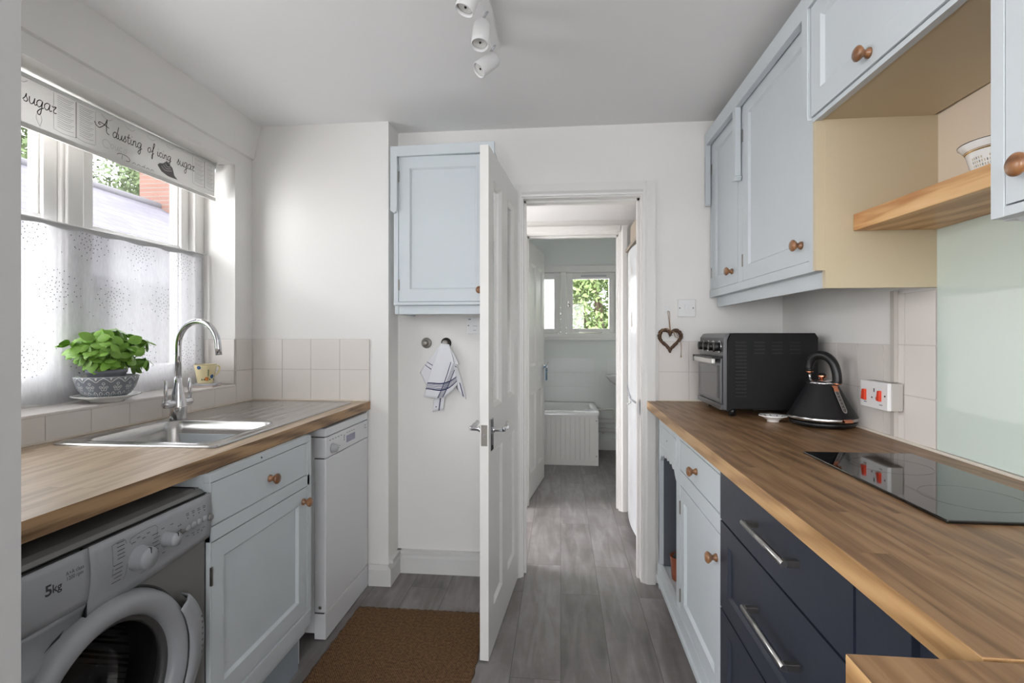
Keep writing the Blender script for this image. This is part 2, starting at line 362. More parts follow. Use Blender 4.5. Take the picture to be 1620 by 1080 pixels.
def slab(mb, xs0, xs1, zs0, zs1, yf, yb, panels, depth=0.008, mold=0.01, both=False, through=(), mi=0):
    """board facing -Y with moulded recessed panels; panels in `through` are holes"""
    xs = sorted({xs0, xs1, *[p[0] for p in panels], *[p[1] for p in panels]}); zs = sorted({zs0, zs1, *[p[2] for p in panels], *[p[3] for p in panels]})
    def inside(cx, cz): return any(p[0] < cx < p[1] and p[2] < cz < p[3] for p in panels)
    for side, y in ((0, yf), (1, yb)):
        for i in range(len(xs) - 1):
            for j in range(len(zs) - 1):
                cx, cz = (xs[i] + xs[i + 1]) / 2, (zs[j] + zs[j + 1]) / 2
                isin = inside(cx, cz)
                if isin and (side == 0 or both or any(panels[t][0] < cx < panels[t][1] and panels[t][2] < cz < panels[t][3] for t in through)): continue
                q = [(xs[i], y, zs[j]), (xs[i + 1], y, zs[j]), (xs[i + 1], y, zs[j + 1]), (xs[i], y, zs[j + 1])]
                mb.quad(*(q if side == 0 else q[::-1]), mi)
    for k, (a, b, c, d) in enumerate(panels):
        thr = k in through
        for side in ((0, 1) if (both or thr) else (0,)):
            y = yf if side == 0 else yb; sg = 1 if side == 0 else -1
            y2 = y + sg * (depth if not thr else abs(yb - yf) * 0.36)
            o = [(a, y, c), (b, y, c), (b, y, d), (a, y, d)]; e = mold
            i_ = [(a + e, y2, c + e), (b - e, y2, c + e), (b - e, y2, d - e), (a + e, y2, d - e)]
            for q in range(4):
                r = (q + 1) % 4; f = (o[q], o[r], i_[r], i_[q]); mb.quad(*(f if side == 0 else f[::-1]), mi)
            if not thr: mb.quad(*(i_ if side == 0 else i_[::-1]), mi)
        if thr:
            ya = yf + abs(yb - yf) * 0.36; yc = yb - abs(yb - yf) * 0.36; e = mold
            A = [(a + e, ya, c + e), (b - e, ya, c + e), (b - e, ya, d - e), (a + e, ya, d - e)]
            B = [(p[0], yc, p[2]) for p in A]
            for q in range(4):
                r = (q + 1) % 4; mb.quad(A[q], A[r], B[r], B[q], mi)
    mb.quad((xs0, yf, zs0), (xs0, yf, zs1), (xs0, yb, zs1), (xs0, yb, zs0), mi); mb.quad((xs1, yf, zs0), (xs1, yb, zs0), (xs1, yb, zs1), (xs1, yf, zs1), mi)
    mb.quad((xs0, yf, zs1), (xs1, yf, zs1), (xs1, yb, zs1), (xs0, yb, zs1), mi); mb.quad((xs0, yf, zs0), (xs0, yb, zs0), (xs1, yb, zs0), (xs1, yf, zs0), mi)
    return mb

def knob(parent, x, y, z, r=0.0165, name='knob'):
    mb = MB(); k = r / 0.0165
    mb.lathe([(0.0001, 0), (0.0115 * k, 0), (0.0115 * k, 0.004), (0.0075 * k, 0.009), (0.0072 * k, 0.013), (0.012 * k, 0.018), (0.0165 * k, 0.024), (0.0165 * k, 0.028), (0.012 * k, 0.0325), (0.0001, 0.034)], (x, y, z), '-y', 24)
    return mb.build(name, KNOB, parent)

def hinge(parent, x, y, z, h=0.05):
    return MB().box(x - 0.003, x + 0.003, y - 0.004, y + 0.002, z, z + h).build('hinge', NICKEL, parent)

def text_into(mb, txt, size, fn, mi=0, shear=0.0, bold=0.0):
    cu = bpy.data.curves.new('t', 'FONT'); cu.body = txt; cu.size = size; cu.shear = shear; cu.offset = bold; cu.resolution_u = 3
    o = bpy.data.objects.new('t', cu); COL.objects.link(o); dg = bpy.context.evaluated_depsgraph_get()
    me = bpy.data.meshes.new_from_object(o.evaluated_get(dg)); n = len(mb.v)
    mb.v += [tuple(fn(v.co.x, v.co.y)) for v in me.vertices]
    for p in me.polygons: mb.face([n + i for i in p.vertices], mi)
    w = max((v.co.x for v in me.vertices), default=0)
    bpy.data.objects.remove(o); bpy.data.meshes.remove(me); bpy.data.curves.remove(cu); return w

def smooth(pts, n=6):
    out = []
    P = [pts[0]] + list(pts) + [pts[-1]]
    for i in range(1, len(P) - 2):
        p0, p1, p2, p3 = P[i - 1], P[i], P[i + 1], P[i + 2]
        for k in range(n):
            t = k / n
            out.append(tuple(0.5 * ((2 * p1[d]) + (-p0[d] + p2[d]) * t + (2 * p0[d] - 5 * p1[d] + 4 * p2[d] - p3[d]) * t * t + (-p0[d] + 3 * p1[d] - 3 * p2[d] + p3[d]) * t ** 3) for d in range(len(p1))))
    out.append(tuple(pts[-1])); return out

def WX(y): return 1.019 + 0.0268 * y          # the right wall is very slightly out of square

# ================================================================== ROOM SHELL
HC = 2.32
mb = MB().box(-2.3, 1.5, -2.7, 5.9, -0.06, 0)
struct(mb.build('floor', FLOOR), 'grey wood-effect vinyl plank floor running from kitchen to bathroom', 'floor')
mb = MB().box(-2.3, 1.5, -2.7, 2.62, HC, HC + 0.1)
struct(mb.build('ceiling', CEIL), 'white kitchen ceiling carrying the spotlight bar', 'ceiling')
# left wall with window opening
mb = MB()
XL = -1.58
mb.box(XL - 0.29, XL, 0.65, 2.7, 0, 1.0).box(XL - 0.29, XL, 0.65, 2.7, 2.082, HC).box(XL - 0.29, XL, 0.65, 0.78, 1.0, 2.082).box(XL - 0.29, XL, 2.325, 2.7, 1.0, 2.082)
mb.prism([(XL, 2.148), (XL + 0.012, 2.152), (XL + 0.05, HC), (XL, HC)], 'y', 0.65, 2.46)
struct(mb.build('wall_left', WALL), 'white left wall around the kitchen window', 'wall')
# back wall: pier, recess, doorway
mb = MB()
mb.box(XL - 0.29, -0.858, 2.46, 2.76, 0, HC)
mb.box(-0.858, -0.222, 2.61, 2.76, 0, HC).box(-0.222, 0.434, 2.61, 2.76, 1.985, HC).box(0.434, 1.3, 2.61, 2.76, 0, HC)
struct(mb.build('wall_back', WALL), 'white back wall with recess and the doorway to the hall', 'wall')
mb = MB().prism([(WX(-2.7), -2.7), (WX(2.61), 2.61), (1.4, 2.61), (1.4, -2.7)], 'z', 0, HC)
struct(mb.build('wall_right', WALL), 'white right wall behind the worktop and cupboards', 'wall')
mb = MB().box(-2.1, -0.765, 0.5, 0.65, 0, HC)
struct(mb.build('wall_front', JAMB), 'grey-white end of wall at the left edge, shade mixed into its grey, beside the washing machine', 'wall')
mb = MB().box(-2.2, -2.1, -2.7, 0.65, 0, 0.8).box(-2.2, -2.1, -2.7, 0.65, 2.05, HC).box(-2.2, -2.1, -2.7, -1.9, 0.8, 2.05).box(-2.2, -2.1, -0.35, 0.65, 0.8, 2.05)  # unseen side opening, added to let the fill light in
struct(mb.build('wall_rear_left', WALL), 'left wall of the room behind the camera, with an opening added for fill light', 'wall')
mb = MB()
mb.box(-2.2, 1.3, -2.7, -2.6, 0, 0.9).box(-2.2, 1.3, -2.7, -2.6, 2.1, HC).box(-2.2, -1.3, -2.7, -2.6, 0.9, 2.1).box(1.15, 1.3, -2.7, -2.6, 0.9, 2.1)  # wide unseen opening, added so fill light reaches the kitchen
struct(mb.build('wall_rear', WALL), 'rear wall behind the camera, with a wide opening added for fill light', 'wall')
# hall
mb = MB()
mb.box(-1.3, -0.305, 3.66, 3.78, 0, 2.45).box(-0.305, 0.47, 3.66, 3.78, 2.0, 2.45).box(0.47, 1.2, 3.66, 3.78, 0, 2.45)
struct(mb.build('wall_hall_back', WALL), 'white hall wall around the bathroom doorway', 'wall')
mb = MB().box(1.1, 1.2, 2.76, 3.66, 0, 2.45)
struct(mb.build('wall_hall_right', WALL), 'white hall wall behind the fridge', 'wall')
mb = MB().box(-1.3, -1.2, 2.76, 2.8, 0, 2.45).box(-1.3, -1.2, 3.6, 3.66, 0, 2.45).box(-1.3, -1.2, 2.8, 3.6, 2.0, 2.45)
struct(mb.build('wall_hall_left', WALL), 'hall wall with an outside doorway, out of view', 'wall')
mb = MB().box(-1.3, 1.2, 2.76, 3.66, 2.07, 2.15)
struct(mb.build('ceiling_hall', CEIL), 'low white ceiling of the hall', 'ceiling')
# bathroom
YB = 5.6
mb = MB()
mb.box(-1.4, 1.2, YB, YB + 0.25, 0, 1.225).box(-1.4, 1.2, YB, YB + 0.25, 2.0, 2.5).box(-1.4, -0.72, YB, YB + 0.25, 1.225, 2.0).box(0.64, 1.2, YB, YB + 0.25, 1.225, 2.0)
struct(mb.build('wall_bathroom_back', SAGE), 'pale sage bathroom wall around the far window', 'wall')
mb = MB().box(1.0, 1.2, 3.78, YB, 0, 2.5)
struct(mb.build('wall_bathroom_right', SAGE), 'pale sage right wall of the bathroom', 'wall')
mb = MB().box(-1.4, -1.3, 3.78, YB, 0, 2.5)
struct(mb.build('wall_bathroom_left', SAGE), 'pale sage left wall of the bathroom', 'wall')
mb = MB().box(-1.4, 1.2, 3.66, YB + 0.25, 2.5, 2.6)
struct(mb.build('ceiling_bathroom', CEIL), 'white bathroom ceiling', 'ceiling')

# ---- skirting boards
def skirt_prof(h, t): return [(0, 0), (t, 0), (t, h * 0.8), (t * 0.55, h * 0.93), (t * 0.3, h), (0, h)]
mb = MB()
p = skirt_prof(0.102, 0.018)
mb.prism([(2.46 - a, z) for a, z in p], 'x', -0.955, -0.858)
struct(mb.build('baseboard_pier', SKIRT), 'short white skirting across the foot of the pier beside the dishwasher', 'skirting')
mb = MB()
mb.prism([(-0.858 + a, z) for a, z in p], 'y', 2.442, 2.61)
mb.box(-0.858, -0.838, 2.47, 2.61, 0.104, 0.122)
mb.prism([(2.61 - a, z) for a, z in p], 'x', -0.858, -0.285)
mb.box(-0.858, -0.285, 2.588, 2.61, 0.104, 0.122)
struct(mb.build('baseboard_back', SKIRT), 'white skirting with a pipe cover along the recess behind the open door', 'skirting')
mb = MB().prism([(YB - a, z) for a, z in skirt_prof(0.125, 0.02)], 'x', 0.37, 1.0)
struct(mb.build('baseboard_bathroom', SKIRT), 'white skirting below the bathroom pipes', 'skirting')

# ---- architraves and door linings
def lining(name, x0, x1, y0, y1, zh, aw, label, stop=True, dz=0.0, arch_back=True, left=True):
    t = 0.03
    mb = MB()
    mb.box(x1 - t, x1, y0, y1, 0, zh).box(x0, x1 - t, y0, y1, zh - t, zh)
    if left: mb.box(x0, x0 + t, y0, y1, 0, zh - t)
    if stop:
        s = 0.012
        mb.box(x1 - t - s, x1 - t, y0 + 0.045, y0 + 0.08, 0, zh - t).box(x0 + t, x1 - t, y0 + 0.045, y0 + 0.08, zh - t - s, zh - t)
        if left: mb.box(x0 + t, x0 + t + s, y0 + 0.045, y0 + 0.08, 0, zh - t)
    pr = [(0, 0), (0, 0.02), (aw * 0.66, 0.02), (aw * 0.84, 0.011), (aw, 0.009), (aw, 0)]   # outer -> inner edge
    xi0, xi1 = x0 + t - 0.008, x1 - t + 0.008
    mb.prism([(xi1 + aw - a, y0 - b) for a, b in pr], 'z', 0, zh - t + 0.008 + aw)
    if left: mb.prism([(xi0 - aw + a, y0 - b) for a, b in pr], 'z', 0, zh - t + 0.008 + aw)
    mb.prism([(y0 - b, zh - t + 0.008 + aw - a) for a, b in pr], 'x', xi0, xi1)
    o = struct(mb.build(name, TRIM), label, 'door frame'); return o
lining('trim_1', -0.222, 0.434, 2.609, 2.765, 1.985, 0.062, 'white moulded door frame between kitchen and hall')
lining('trim_2', -0.272, 0.442, 3.655, 3.785, 2.0, 0.05, 'white moulded frame of the bathroom doorway beyond the hall')
# strike plate on the kitchen door frame
tag(MB().box(0.404, 0.4075, 2.625, 2.65, 0.84, 0.92).build('strike_plate', NICKEL), 'small metal strike plate on the door frame beside the worktop end', 'strike plate')

# ---- tiled splashbacks
def tiles(name, rects, label, mapfn, t=0.006, g=0.0015):
    mb = MB()
    for (u0, u1, v0, v1) in rects:
        a = [mapfn(u, v, d) for d in (0, t) for (u, v) in ((u0 + g, v0 + g), (u1 - g, v0 + g), (u1 - g, v1 - g), (u0 + g, v1 - g))]
        mb.add(a, [(0, 1, 2, 3)[::-1], (4, 5, 6, 7), (0, 1, 5, 4), (1, 2, 6, 5), (2, 3, 7, 6), (3, 0, 4, 7)], 0)
        b = [mapfn(u, v, t * 0.75) for (u, v) in ((u0, v0), (u1, v0), (u1, v1), (u0, v1))]
        mb.add(b, [(0, 1, 2, 3)], 1)
    return struct(mb.build(name, [TILE, GROUT]), label, 'wall tiles')
r = [(x0, x1, z0, z1) for x0, x1 in ((-1.574, -1.413), (-1.413, -1.26), (-1.26, -1.108), (-1.108, -0.954)) for z0, z1 in ((0.922, 1.077), (1.077, 1.231))]
tiles('trim_tiles_pier', r, 'two rows of cream square tiles on the pier at the end of the sink worktop', lambda u, v, d: (u, 2.46 - d, v))
r = [(2.325, 2.454, 0.922, 1.077), (2.325, 2.454, 1.077, 1.231)] + [(2.325 - 0.153 * (k + 1), 2.325 - 0.153 * k, 0.922, 1.006) for k in range(11)]
tiles('trim_tiles_left', r, 'low row of cream tiles under the kitchen window sill', lambda u, v, d: (XL + d, u, v))
r = [(XL - 0.155 + 0.0, XL, 1.012, 1.077), (XL - 0.155, XL, 1.077, 1.231)]
tiles('trim_tiles_reveal', r, 'cream tiles on the window reveal behind the cup', lambda u, v, d: (u, 2.325 - d, v))
mb = MB().box(XL - 0.165, XL + 0.008, 0.66, 2.319, 1.0005, 1.0115)
struct(mb.build('trim_sill', TILE, bevel=0.003), 'pale tiled window sill holding the basil and the cup', 'window sill')
r = []
xs = [0.491, 0.639, 0.792, 0.945, 1.083]
for a, b in zip(xs[:-1], xs[1:]):
    for z0, z1 in ((0.922, 1.066), (1.066, 1.22)): r.append((a, b, z0, z1))
tiles('trim_tiles_back', r, 'two rows of beige tiles beside the doorway behind the countertop oven', lambda u, v, d: (u, 2.61 - d, v))
ys = [2.604, 2.53, 2.38, 2.23, 2.08, 1.93, 1.78, 1.672, 1.535]
r = []
for a, b in zip(ys[1:], ys[:-1]):
    for z0, z1 in ((0.922, 1.066), (1.066, 1.22)): r.append((a, b, z0, z1))
r.append((1.672 - 0.002, 1.74, 1.22, 1.38)); r.append((1.535, 1.67, 1.22, 1.38))
tiles('trim_tiles_right', r, 'beige square tiles on the right wall behind kettle and cooker switch', lambda u, v, d: (WX(u) - d, u, v))
mb = MB()
mb.box(XL, XL + 0.012, 0.66, 2.454, 0.9205, 0.926).box(XL, -0.955, 2.446, 2.455, 0.9205, 0.926).box(0.49, 1.083, 2.597, 2.605, 0.9205, 0.926)
mb.prism([(WX(0.56) - 0.014, 0.56), (WX(2.6) - 0.014, 2.6), (WX(2.6) - 0.006, 2.6), (WX(0.56) - 0.006, 0.56)], 'z', 0.9205, 0.928)
struct(mb.build('trim_sealant', SEAL), 'bead of pale sealant where worktops meet the tiles', 'sealant')

# ---- kitchen window
win = thing('window_1', 'white timber casement window behind the cafe curtain and blind', 'window', (-1.74, 0.78, 1.0), 0, kind='structure')
def wbox(mb, x0, x1, y0, y1, z0, z1): mb.box(x0 + 1.74, x1 + 1.74, y0 - 0.78, y1 - 0.78, z0 - 1.0, z1 - 1.0)
mb = MB()   # outer frame
wbox(mb, -1.86, -1.74, 2.262, 2.325, 1.0, 2.082); wbox(mb, -1.86, -1.74, 0.78, 0.84, 1.0, 2.082)
wbox(mb, -1.86, -1.74, 0.84, 2.262, 1.0, 1.06); wbox(mb, -1.86, -1.74, 0.84, 2.262, 2.03, 2.082)
wbox(mb, -1.86, -1.745, 1.638, 1.70, 1.06, 2.03)
wbox(mb, -1.835, -1.755, 1.70, 1.712, 1.06, 2.03); wbox(mb, -1.835, -1.755, 1.626, 1.638, 1.06, 2.03)
mb.build('window_frame', TRIM, win, bevel=0.004)
def casement(y0, y1):
    mb = MB(); x0, x1 = -1.83, -1.77; s = 0.05
    wbox(mb, x0, x1, y0, y0 + s, 1.062, 2.028); wbox(mb, x0, x1, y1 - s, y1, 1.062, 2.028)
    wbox(mb, x0, x1, y0 + s, y1 - s, 1.062, 1.12); wbox(mb, x0, x1, y0 + s, y1 - s, 1.97, 2.028)
    wbox(mb, x0 + 0.012, x1 - 0.008, y0 + s, y1 - s, 1.64, 1.668)
    for a, b in ((y0 + s, y0 + s + 0.008), (y1 - s - 0.008, y1 - s)): wbox(mb, x0 + 0.014, x1 - 0.014, a, b, 1.12, 1.97)
    c = mb.build('casement', TRIM, win, bevel=0.003)
    g = MB(); wbox(g, -1.803, -1.798, y0 + s, y1 - s, 1.12, 1.97); g.build('pane', GLASS, c)
casement(1.713, 2.26); casement(0.842, 1.625)

# ---- bathroom window
bw = thing('window_2', 'white casement window at the far end of the bathroom', 'window', (0, YB, 1.225), 0, kind='structure')
mb = MB()
mb.box(-0.72, 0.64, 0.0, 0.09, 0, 0.045).box(-0.72, 0.64, 0.0, 0.09, 0.715, 0.775).box(0.6, 0.64, 0, 0.09, 0.045, 0.715).box(-0.72, -0.66, 0, 0.09, 0.045, 0.715).box(0.0, 0.062, 0, 0.09, 0.045, 0.715)
mb.box(-0.78, 0.70, -0.03, 0.0, -0.03, 0.0).box(-0.76, 0.66, -0.02, 0.0, 0.72, 0.79)
mb.build('window_frame', TRIM, bw, bevel=0.004)
for x0, x1, gm in ((0.064, 0.598, GLASS), (-0.656, -0.002, FROST)):
    mb = MB(); s = 0.07
    mb.box(x0, x0 + s, 0.02, 0.07, 0.047, 0.713).box(x1 - s, x1, 0.02, 0.07, 0.047, 0.713).box(x0 + s, x1 - s, 0.02, 0.07, 0.047, 0.047 + s * 0.7).box(x0 + s, x1 - s, 0.02, 0.07, 0.713 - s, 0.713)
    c = mb.build('casement', TRIM, bw, bevel=0.003)
    MB().box(x0 + s, x1 - s, 0.04, 0.045, 0.047 + s * 0.7, 0.713 - s).build('pane', gm, c)
    if gm is GLASS:
        MB().box(0.22, 0.5, 0.008, 0.02, 0.665, 0.685).build('vent', APPLG, c)
        MB().box(0.075, 0.09, -0.005, 0.02, 0.34, 0.40).tube([(0.082, -0.006, 0.37), (0.1, -0.02, 0.36), (0.1, -0.02, 0.33)], 0.005, 6).build('catch', NICKEL, c)
        MB().box(0.2, 0.45, 0.004, 0.018, 0.05, 0.062).build('stay_bar', NICKEL, c)

# ================================================================== DOORS
# kitchen door leaf: hinged on the left jamb, standing open into the kitchen
HX, HY = -0.218, 2.600; dx, dy = -0.274 + 0.218, 1.913 - 2.600; ang = math.atan2(dy, dx)
LW = math.hypot(dx, dy)
door = thing('door_1', 'open white kitchen door with two tall glazed panels above two solid panels', 'door', (HX, HY, 0.006), ang + PI, kind='structure')
# local: x from -LW (leading edge) to 0 (hinge); front face (-y local) is the visible right-hand side
def lu(u): return -LW + u
pan = [(lu(0.085), lu(0.255), 0.955, 1.865), (lu(0.39), lu(0.56), 0.955, 1.865), (lu(0.095), lu(0.27), 0.165, 0.78), (lu(0.39), lu(0.575), 0.165, 0.78)]
mb = slab(MB(), -LW, 0, 0.0, 1.972, 0.0, 0.034, pan, depth=0.01, mold=0.014, both=True, through=(0, 1))
leaf = mb.build('door_leaf', TRIM, door)
for a in pan[:2]:
    MB().box(a[0] + 0.01, a[1] - 0.01, 0.015, 0.019, a[2] + 0.01, a[3] - 0.01).build('glass_pane', GLASS, door)
def lever(sgn, yy):
    mb = MB(); x = lu(0.045)
    mb.box(x - 0.02, x + 0.02, yy, yy + sgn * 0.006, 0.795, 0.92)
    o = mb.build('handle_plate', CHROME, door, bevel=0.002)
    m2 = MB().lathe([(0.011, 0), (0.011, 0.008), (0.007, 0.011), (0.007, 0.04)], (x, yy + (sgn * 0.006), 0.875), '-y' if sgn < 0 else 'y', 16)
    pts = smooth([(x, yy + sgn * 0.045, 0.875), (x + 0.02, yy + sgn * 0.05, 0.877), (x + 0.055, yy + sgn * 0.05, 0.876), (x + 0.1, yy + sgn * 0.046, 0.886)], 5)
    m2.tube(pts, [0.007 + 0.0035 * abs(math.sin(i * 0.45)) for i in range(len(pts))], 10)
    m2.build('lever', CHROME, o)
lever(-1, 0.0); lever(1, 0.034)
MB().box(-LW - 0.0015, -LW + 0.001, 0.005, 0.029, 0.82, 0.9).lathe([(0.004, 0), (0.004, 0.001)], (-LW - 0.0015, 0.017, 0.83), '-x', 10).lathe([(0.004, 0), (0.004, 0.001)], (-LW - 0.0015, 0.017, 0.89), '-x', 10).build('latch_plate', NICKEL, door)
MB().box(-LW - 0.006, -LW, 0.011, 0.023, 0.853, 0.868).build('latch_bolt', CHROME, door)

# bathroom door
HX2, HY2 = -0.238, 3.79; ang2 = math.atan2(4.455 - HY2, -0.144 - HX2); LW2 = math.hypot(4.455 - HY2, -0.144 - HX2)
d2 = thing('door_2', 'white four-panel bathroom door standing open beyond the hall', 'door', (HX2, HY2, 0.006), ang2, kind='structure')
pn = [(0.09, 0.29, 1.0, 1.80), (0.39, LW2 - 0.09, 1.0, 1.80), (0.09, 0.29, 0.18, 0.8), (0.39, LW2 - 0.09, 0.18, 0.8)]
slab(MB(), 0, LW2, 0, 1.955, 0, 0.036, pn, depth=0.01, mold=0.02, both=True).build('door_leaf', TRIM, d2)
for z in (0.15, 1.72): MB().box(0.0, 0.012, -0.004, 0.0, z, z + 0.09).box(-0.004, 0.0, -0.004, 0.036, z, z + 0.09).build('hinge', NICKEL, d2)
mb = MB().lathe([(0.02, 0), (0.02, 0.006), (0.008, 0.01), (0.008, 0.04)], (LW2 - 0.05, 0, 0.97), '-y', 16).tube([(LW2 - 0.05, -0.04, 0.97), (LW2 - 0.1, -0.042, 0.97), (LW2 - 0.15, -0.04, 0.965)], 0.007, 8)
mb.build('door_handle', CHROME, d2)
# picture card hanging from the handle
card = thing('hanging_card', 'small blue and green picture card hanging on the bathroom door', 'card', (-0.138, 4.37, 0.86), ang2)
MB().box(0, 0.075, -0.012, -0.008, 0, 0.13).build('card_board', mat('card_blue', (92, 148, 186), 0.4), card)
mb = MB()
for k in range(16):
    x, z = random.uniform(0.004, 0.06), random.uniform(0.006, 0.115); mb.box(x, x + random.uniform(0.006, 0.014), -0.0132, -0.012, z, z + random.uniform(0.004, 0.012), k % 4)
mb.build('card_print', [mat('card_green', (84, 140, 74), 0.4), mat('card_yellow', (214, 190, 90), 0.4), mat('card_navy', (40, 60, 90), 0.4), PLAST], card)
MB().tube([(0.037, -0.01, 0.128), (0.03, -0.03, 0.16), (0.045, -0.01, 0.128)], 0.001, 5).build('card_string', TWINE, card)

# ================================================================== WORKTOPS
def worktop(name, poly, z0, z1, mats, label, edge_x):
    mb = MB(); n = len(poly)
    v = [(x, y, z0) for x, y in poly] + [(x, y, z1) for x, y in poly]
    mb.add(v, [tuple(range(n, 2 * n)), tuple(range(n))[::-1]], 0)
    o = 0
    for i in range(n):
        j = (i + 1) % n; mb.face((i, j, n + j, n + i), 1)
    return tag(mb.build(name, mats, bevel=0.0015), label, 'worktop')
SK = (-1.50, -1.045, 1.435, 1.80)   # hole for the sink bowl
mb = MB()
xs = [XL + 0.001, SK[0], SK[1], -0.95]; ys = [0.655, SK[2], SK[3], 2.455]
for i in range(3):
    for j in range(3):
        if i == 1 and j == 1: continue
        mb.quad((xs[i], ys[j], 0.92), (xs[i + 1], ys[j], 0.92), (xs[i + 1], ys[j + 1], 0.92), (xs[i], ys[j + 1], 0.92), 0)
        mb.quad((xs[i], ys[j], 0.88), (xs[i], ys[j + 1], 0.88), (xs[i + 1], ys[j + 1], 0.88), (xs[i + 1], ys[j], 0.88), 0)
def ring(mb, x0, x1, y0, y1, z0, z1, mi, inward=False):
    P = [(x0, y0), (x1, y0), (x1, y1), (x0, y1)]
    for q in range(4):
        a, b = P[q], P[(q + 1) % 4]; f = [(a[0], a[1], z0), (b[0], b[1], z0), (b[0], b[1], z1), (a[0], a[1], z1)]
        mb.quad(*(f[::-1] if inward else f), mi)
ring(mb, xs[0], xs[3], ys[0], ys[3], 0.88, 0.92, 1); ring(mb, xs[1], xs[2], ys[1], ys[2], 0.88, 0.92, 1, True)
tag(mb.build('worktop', [OAKL, OAKED]), 'solid oak worktop under the window holding the sink, window sheen painted into its pale colour', 'worktop')
worktop('worktop', [(0.43, 0.562), (WX(0.562) - 0.001, 0.562), (WX(2.6) - 0.001, 2.604), (0.431, 2.604)], 0.88, 0.92, [OAK, OAKE], 'long brown oak worktop on the right holding hob, oven and kettle', None)
worktop('worktop', [(0.294, -0.15), (WX(-0.15) - 0.001, -0.15), (WX(0.556) - 0.001, 0.556), (0.294, 0.556)], 0.879, 0.92, [OAK, OAKE], 'separate oak worktop corner at the bottom right of the view', None)

# ================================================================== LEFT: washer
wm = thing('washing_machine', 'silver-grey front-loading washing machine under the left worktop', 'washing machine', (-0.94, 0.663, 0.0), PI / 2)
# local: x = Y-0.663 (0..0.6), y = distance behind the front, z up
W = 0.597; CX, CZ_ = 0.300, 0.49
mb = MB()
mb.box(0, 0.012, 0.02, 0.52, 0.015, 0.845).box(W - 0.012, W, 0.02, 0.52, 0.015, 0.845).box(0.012, W - 0.012, 0.508, 0.52, 0.015, 0.845).box(0.012, W - 0.012, 0.02, 0.508, 0.015, 0.03)
mb.prism([(0.52, 0.80), (0.52, 0.845), (0.03, 0.845), (0.012, 0.84), (0.002, 0.832), (0.0, 0.80)], 'x', 0, W)
S = 64
def sq(a):
    c, s_ = math.cos(a), math.sin(a); k = min(((CX) / abs(c)) if abs(c) > 1e-6 else 9, ((0.26) / abs(s_)) if abs(s_) > 1e-6 else 9); return (CX + c * min(k, 9), 0, CZ_ + s_ * k)
o = len(mb.v)
for k in range(S):
    a = 2 * PI * (k + 0.5) / S; mb.v.append((CX + 0.165 * math.cos(a), 0.0, CZ_ + 0.165 * math.sin(a))); q = sq(a); mb.v.append((min(max(q[0], 0), W), 0, q[2]))
for k in range(S): j = (k + 1) % S; mb.face((o + 2 * k, o + 2 * k + 1, o + 2 * j + 1, o + 2 * j), 0)
mb.box(0, W, 0, 0.02, 0.75, 0.80).box(0, W, 0, 0.02, 0.10, 0.231).box(0, 0.003, 0, 0.02, 0.23, 0.75).box(W - 0.003, W, 0, 0.02, 0.23, 0.75).box(0.02, W - 0.02, 0.015, 0.03, 0.0, 0.10)
body = mb.build('casing', SILV, wm)
def ctl(u, v):
    z = 0.712 + v * (0.831 - 0.712); return (u, -0.004 - 0.012 * math.sin(PI * min(1, max(0, v)) * 0.75 + 0.2), z)
def ctl_sheet(mb, u0, u1, v0f, v1, n=8, off=0.0, mi=0, nu=14):
    o = len(mb.v)
    for i in range(nu + 1):
        u = u0 + (u1 - u0) * i / nu; v0 = v0f(u)
        for j in range(n + 1):
            p = ctl(u, v0 + (v1 - v0) * j / n); mb.v.append((p[0], p[1] - off, p[2]))
    for i in range(nu):
        for j in range(n):
            a = o + i * (n + 1) + j; mb.face((a, a + n + 1, a + n + 2, a + 1), mi, True)
mb = MB(); ctl_sheet(mb, 0.25, W, lambda u: 0.02 - 0.16 * math.sin(min(1, max(0, (W - u) / 0.34)) * PI / 2), 1.0)
cp = mb.build('control_panel', SILVL, wm, solid=0.006)
mb = MB(); ctl_sheet(mb, 0.0, 0.246, lambda u: 0.1, 1.0, off=0.001)
dr = mb.build('detergent_drawer', SILVL, wm, solid=0.006)
mb = MB()
for k in range(9):
    t = k / 8
    for u in (0.0, 0.246): mb.v.append((u, -0.010 + 0.012 * math.sin(PI * t) , 0.722 - 0.085 * t))
for k in range(8): mb.face((2 * k, 2 * k + 1, 2 * k + 3, 2 * k + 2), 0, True)
mb.build('drawer_grip', SILVL, dr, solid=0.004)
MB().box(0, W, -0.003, 0.01, 0.8312, 0.8332).box(0.2465, 0.2495, -0.010, 0.005, 0.64, 0.83).build('panel_gap', BLACK, wm)
def cpt(u, z, off=0.0045): return (u, ctl(u, (z - 0.712) / 0.119)[1] - off, z)
mb = MB()
text_into(mb, '5', 0.027, lambda x, y: cpt(0.158 + x * 1.05, 0.780 + y), 0, bold=0.0006)
text_into(mb, 'kg', 0.021, lambda x, y: cpt(0.1715 + x * 0.95, 0.781 + y), 0, bold=0.0003)
text_into(mb, 'A+A class', 0.0105, lambda x, y: cpt(0.198 + x * 0.85, 0.7995 + y), 0)
text_into(mb, '1200 rpm', 0.0105, lambda x, y: cpt(0.198 + x * 0.83, 0.790 + y), 0)
mb.build('printed_capacity', INK, dr)
def dial(x, z, r, name):
    y = ctl(x, (z - 0.712) / 0.119)[1]
    mb = MB().lathe([(r * 1.08, 0.0), (r * 1.08, 0.003), (r, 0.006), (r * 0.97, 0.026), (r * 0.9, 0.031), (0.0001, 0.034)], (x, y - 0.001, z), '-y', 40)
    mb.box(x - 0.001, x + 0.001, y - 0.0335, y - 0.02, z + r * 0.4, z + r * 0.97, 1)
    mb.build(name, [SILVL, INK], cp)
dial(0.363, 0.762, 0.0245, 'programme_dial'); dial(0.441, 0.772, 0.0165, 'temperature_dial')
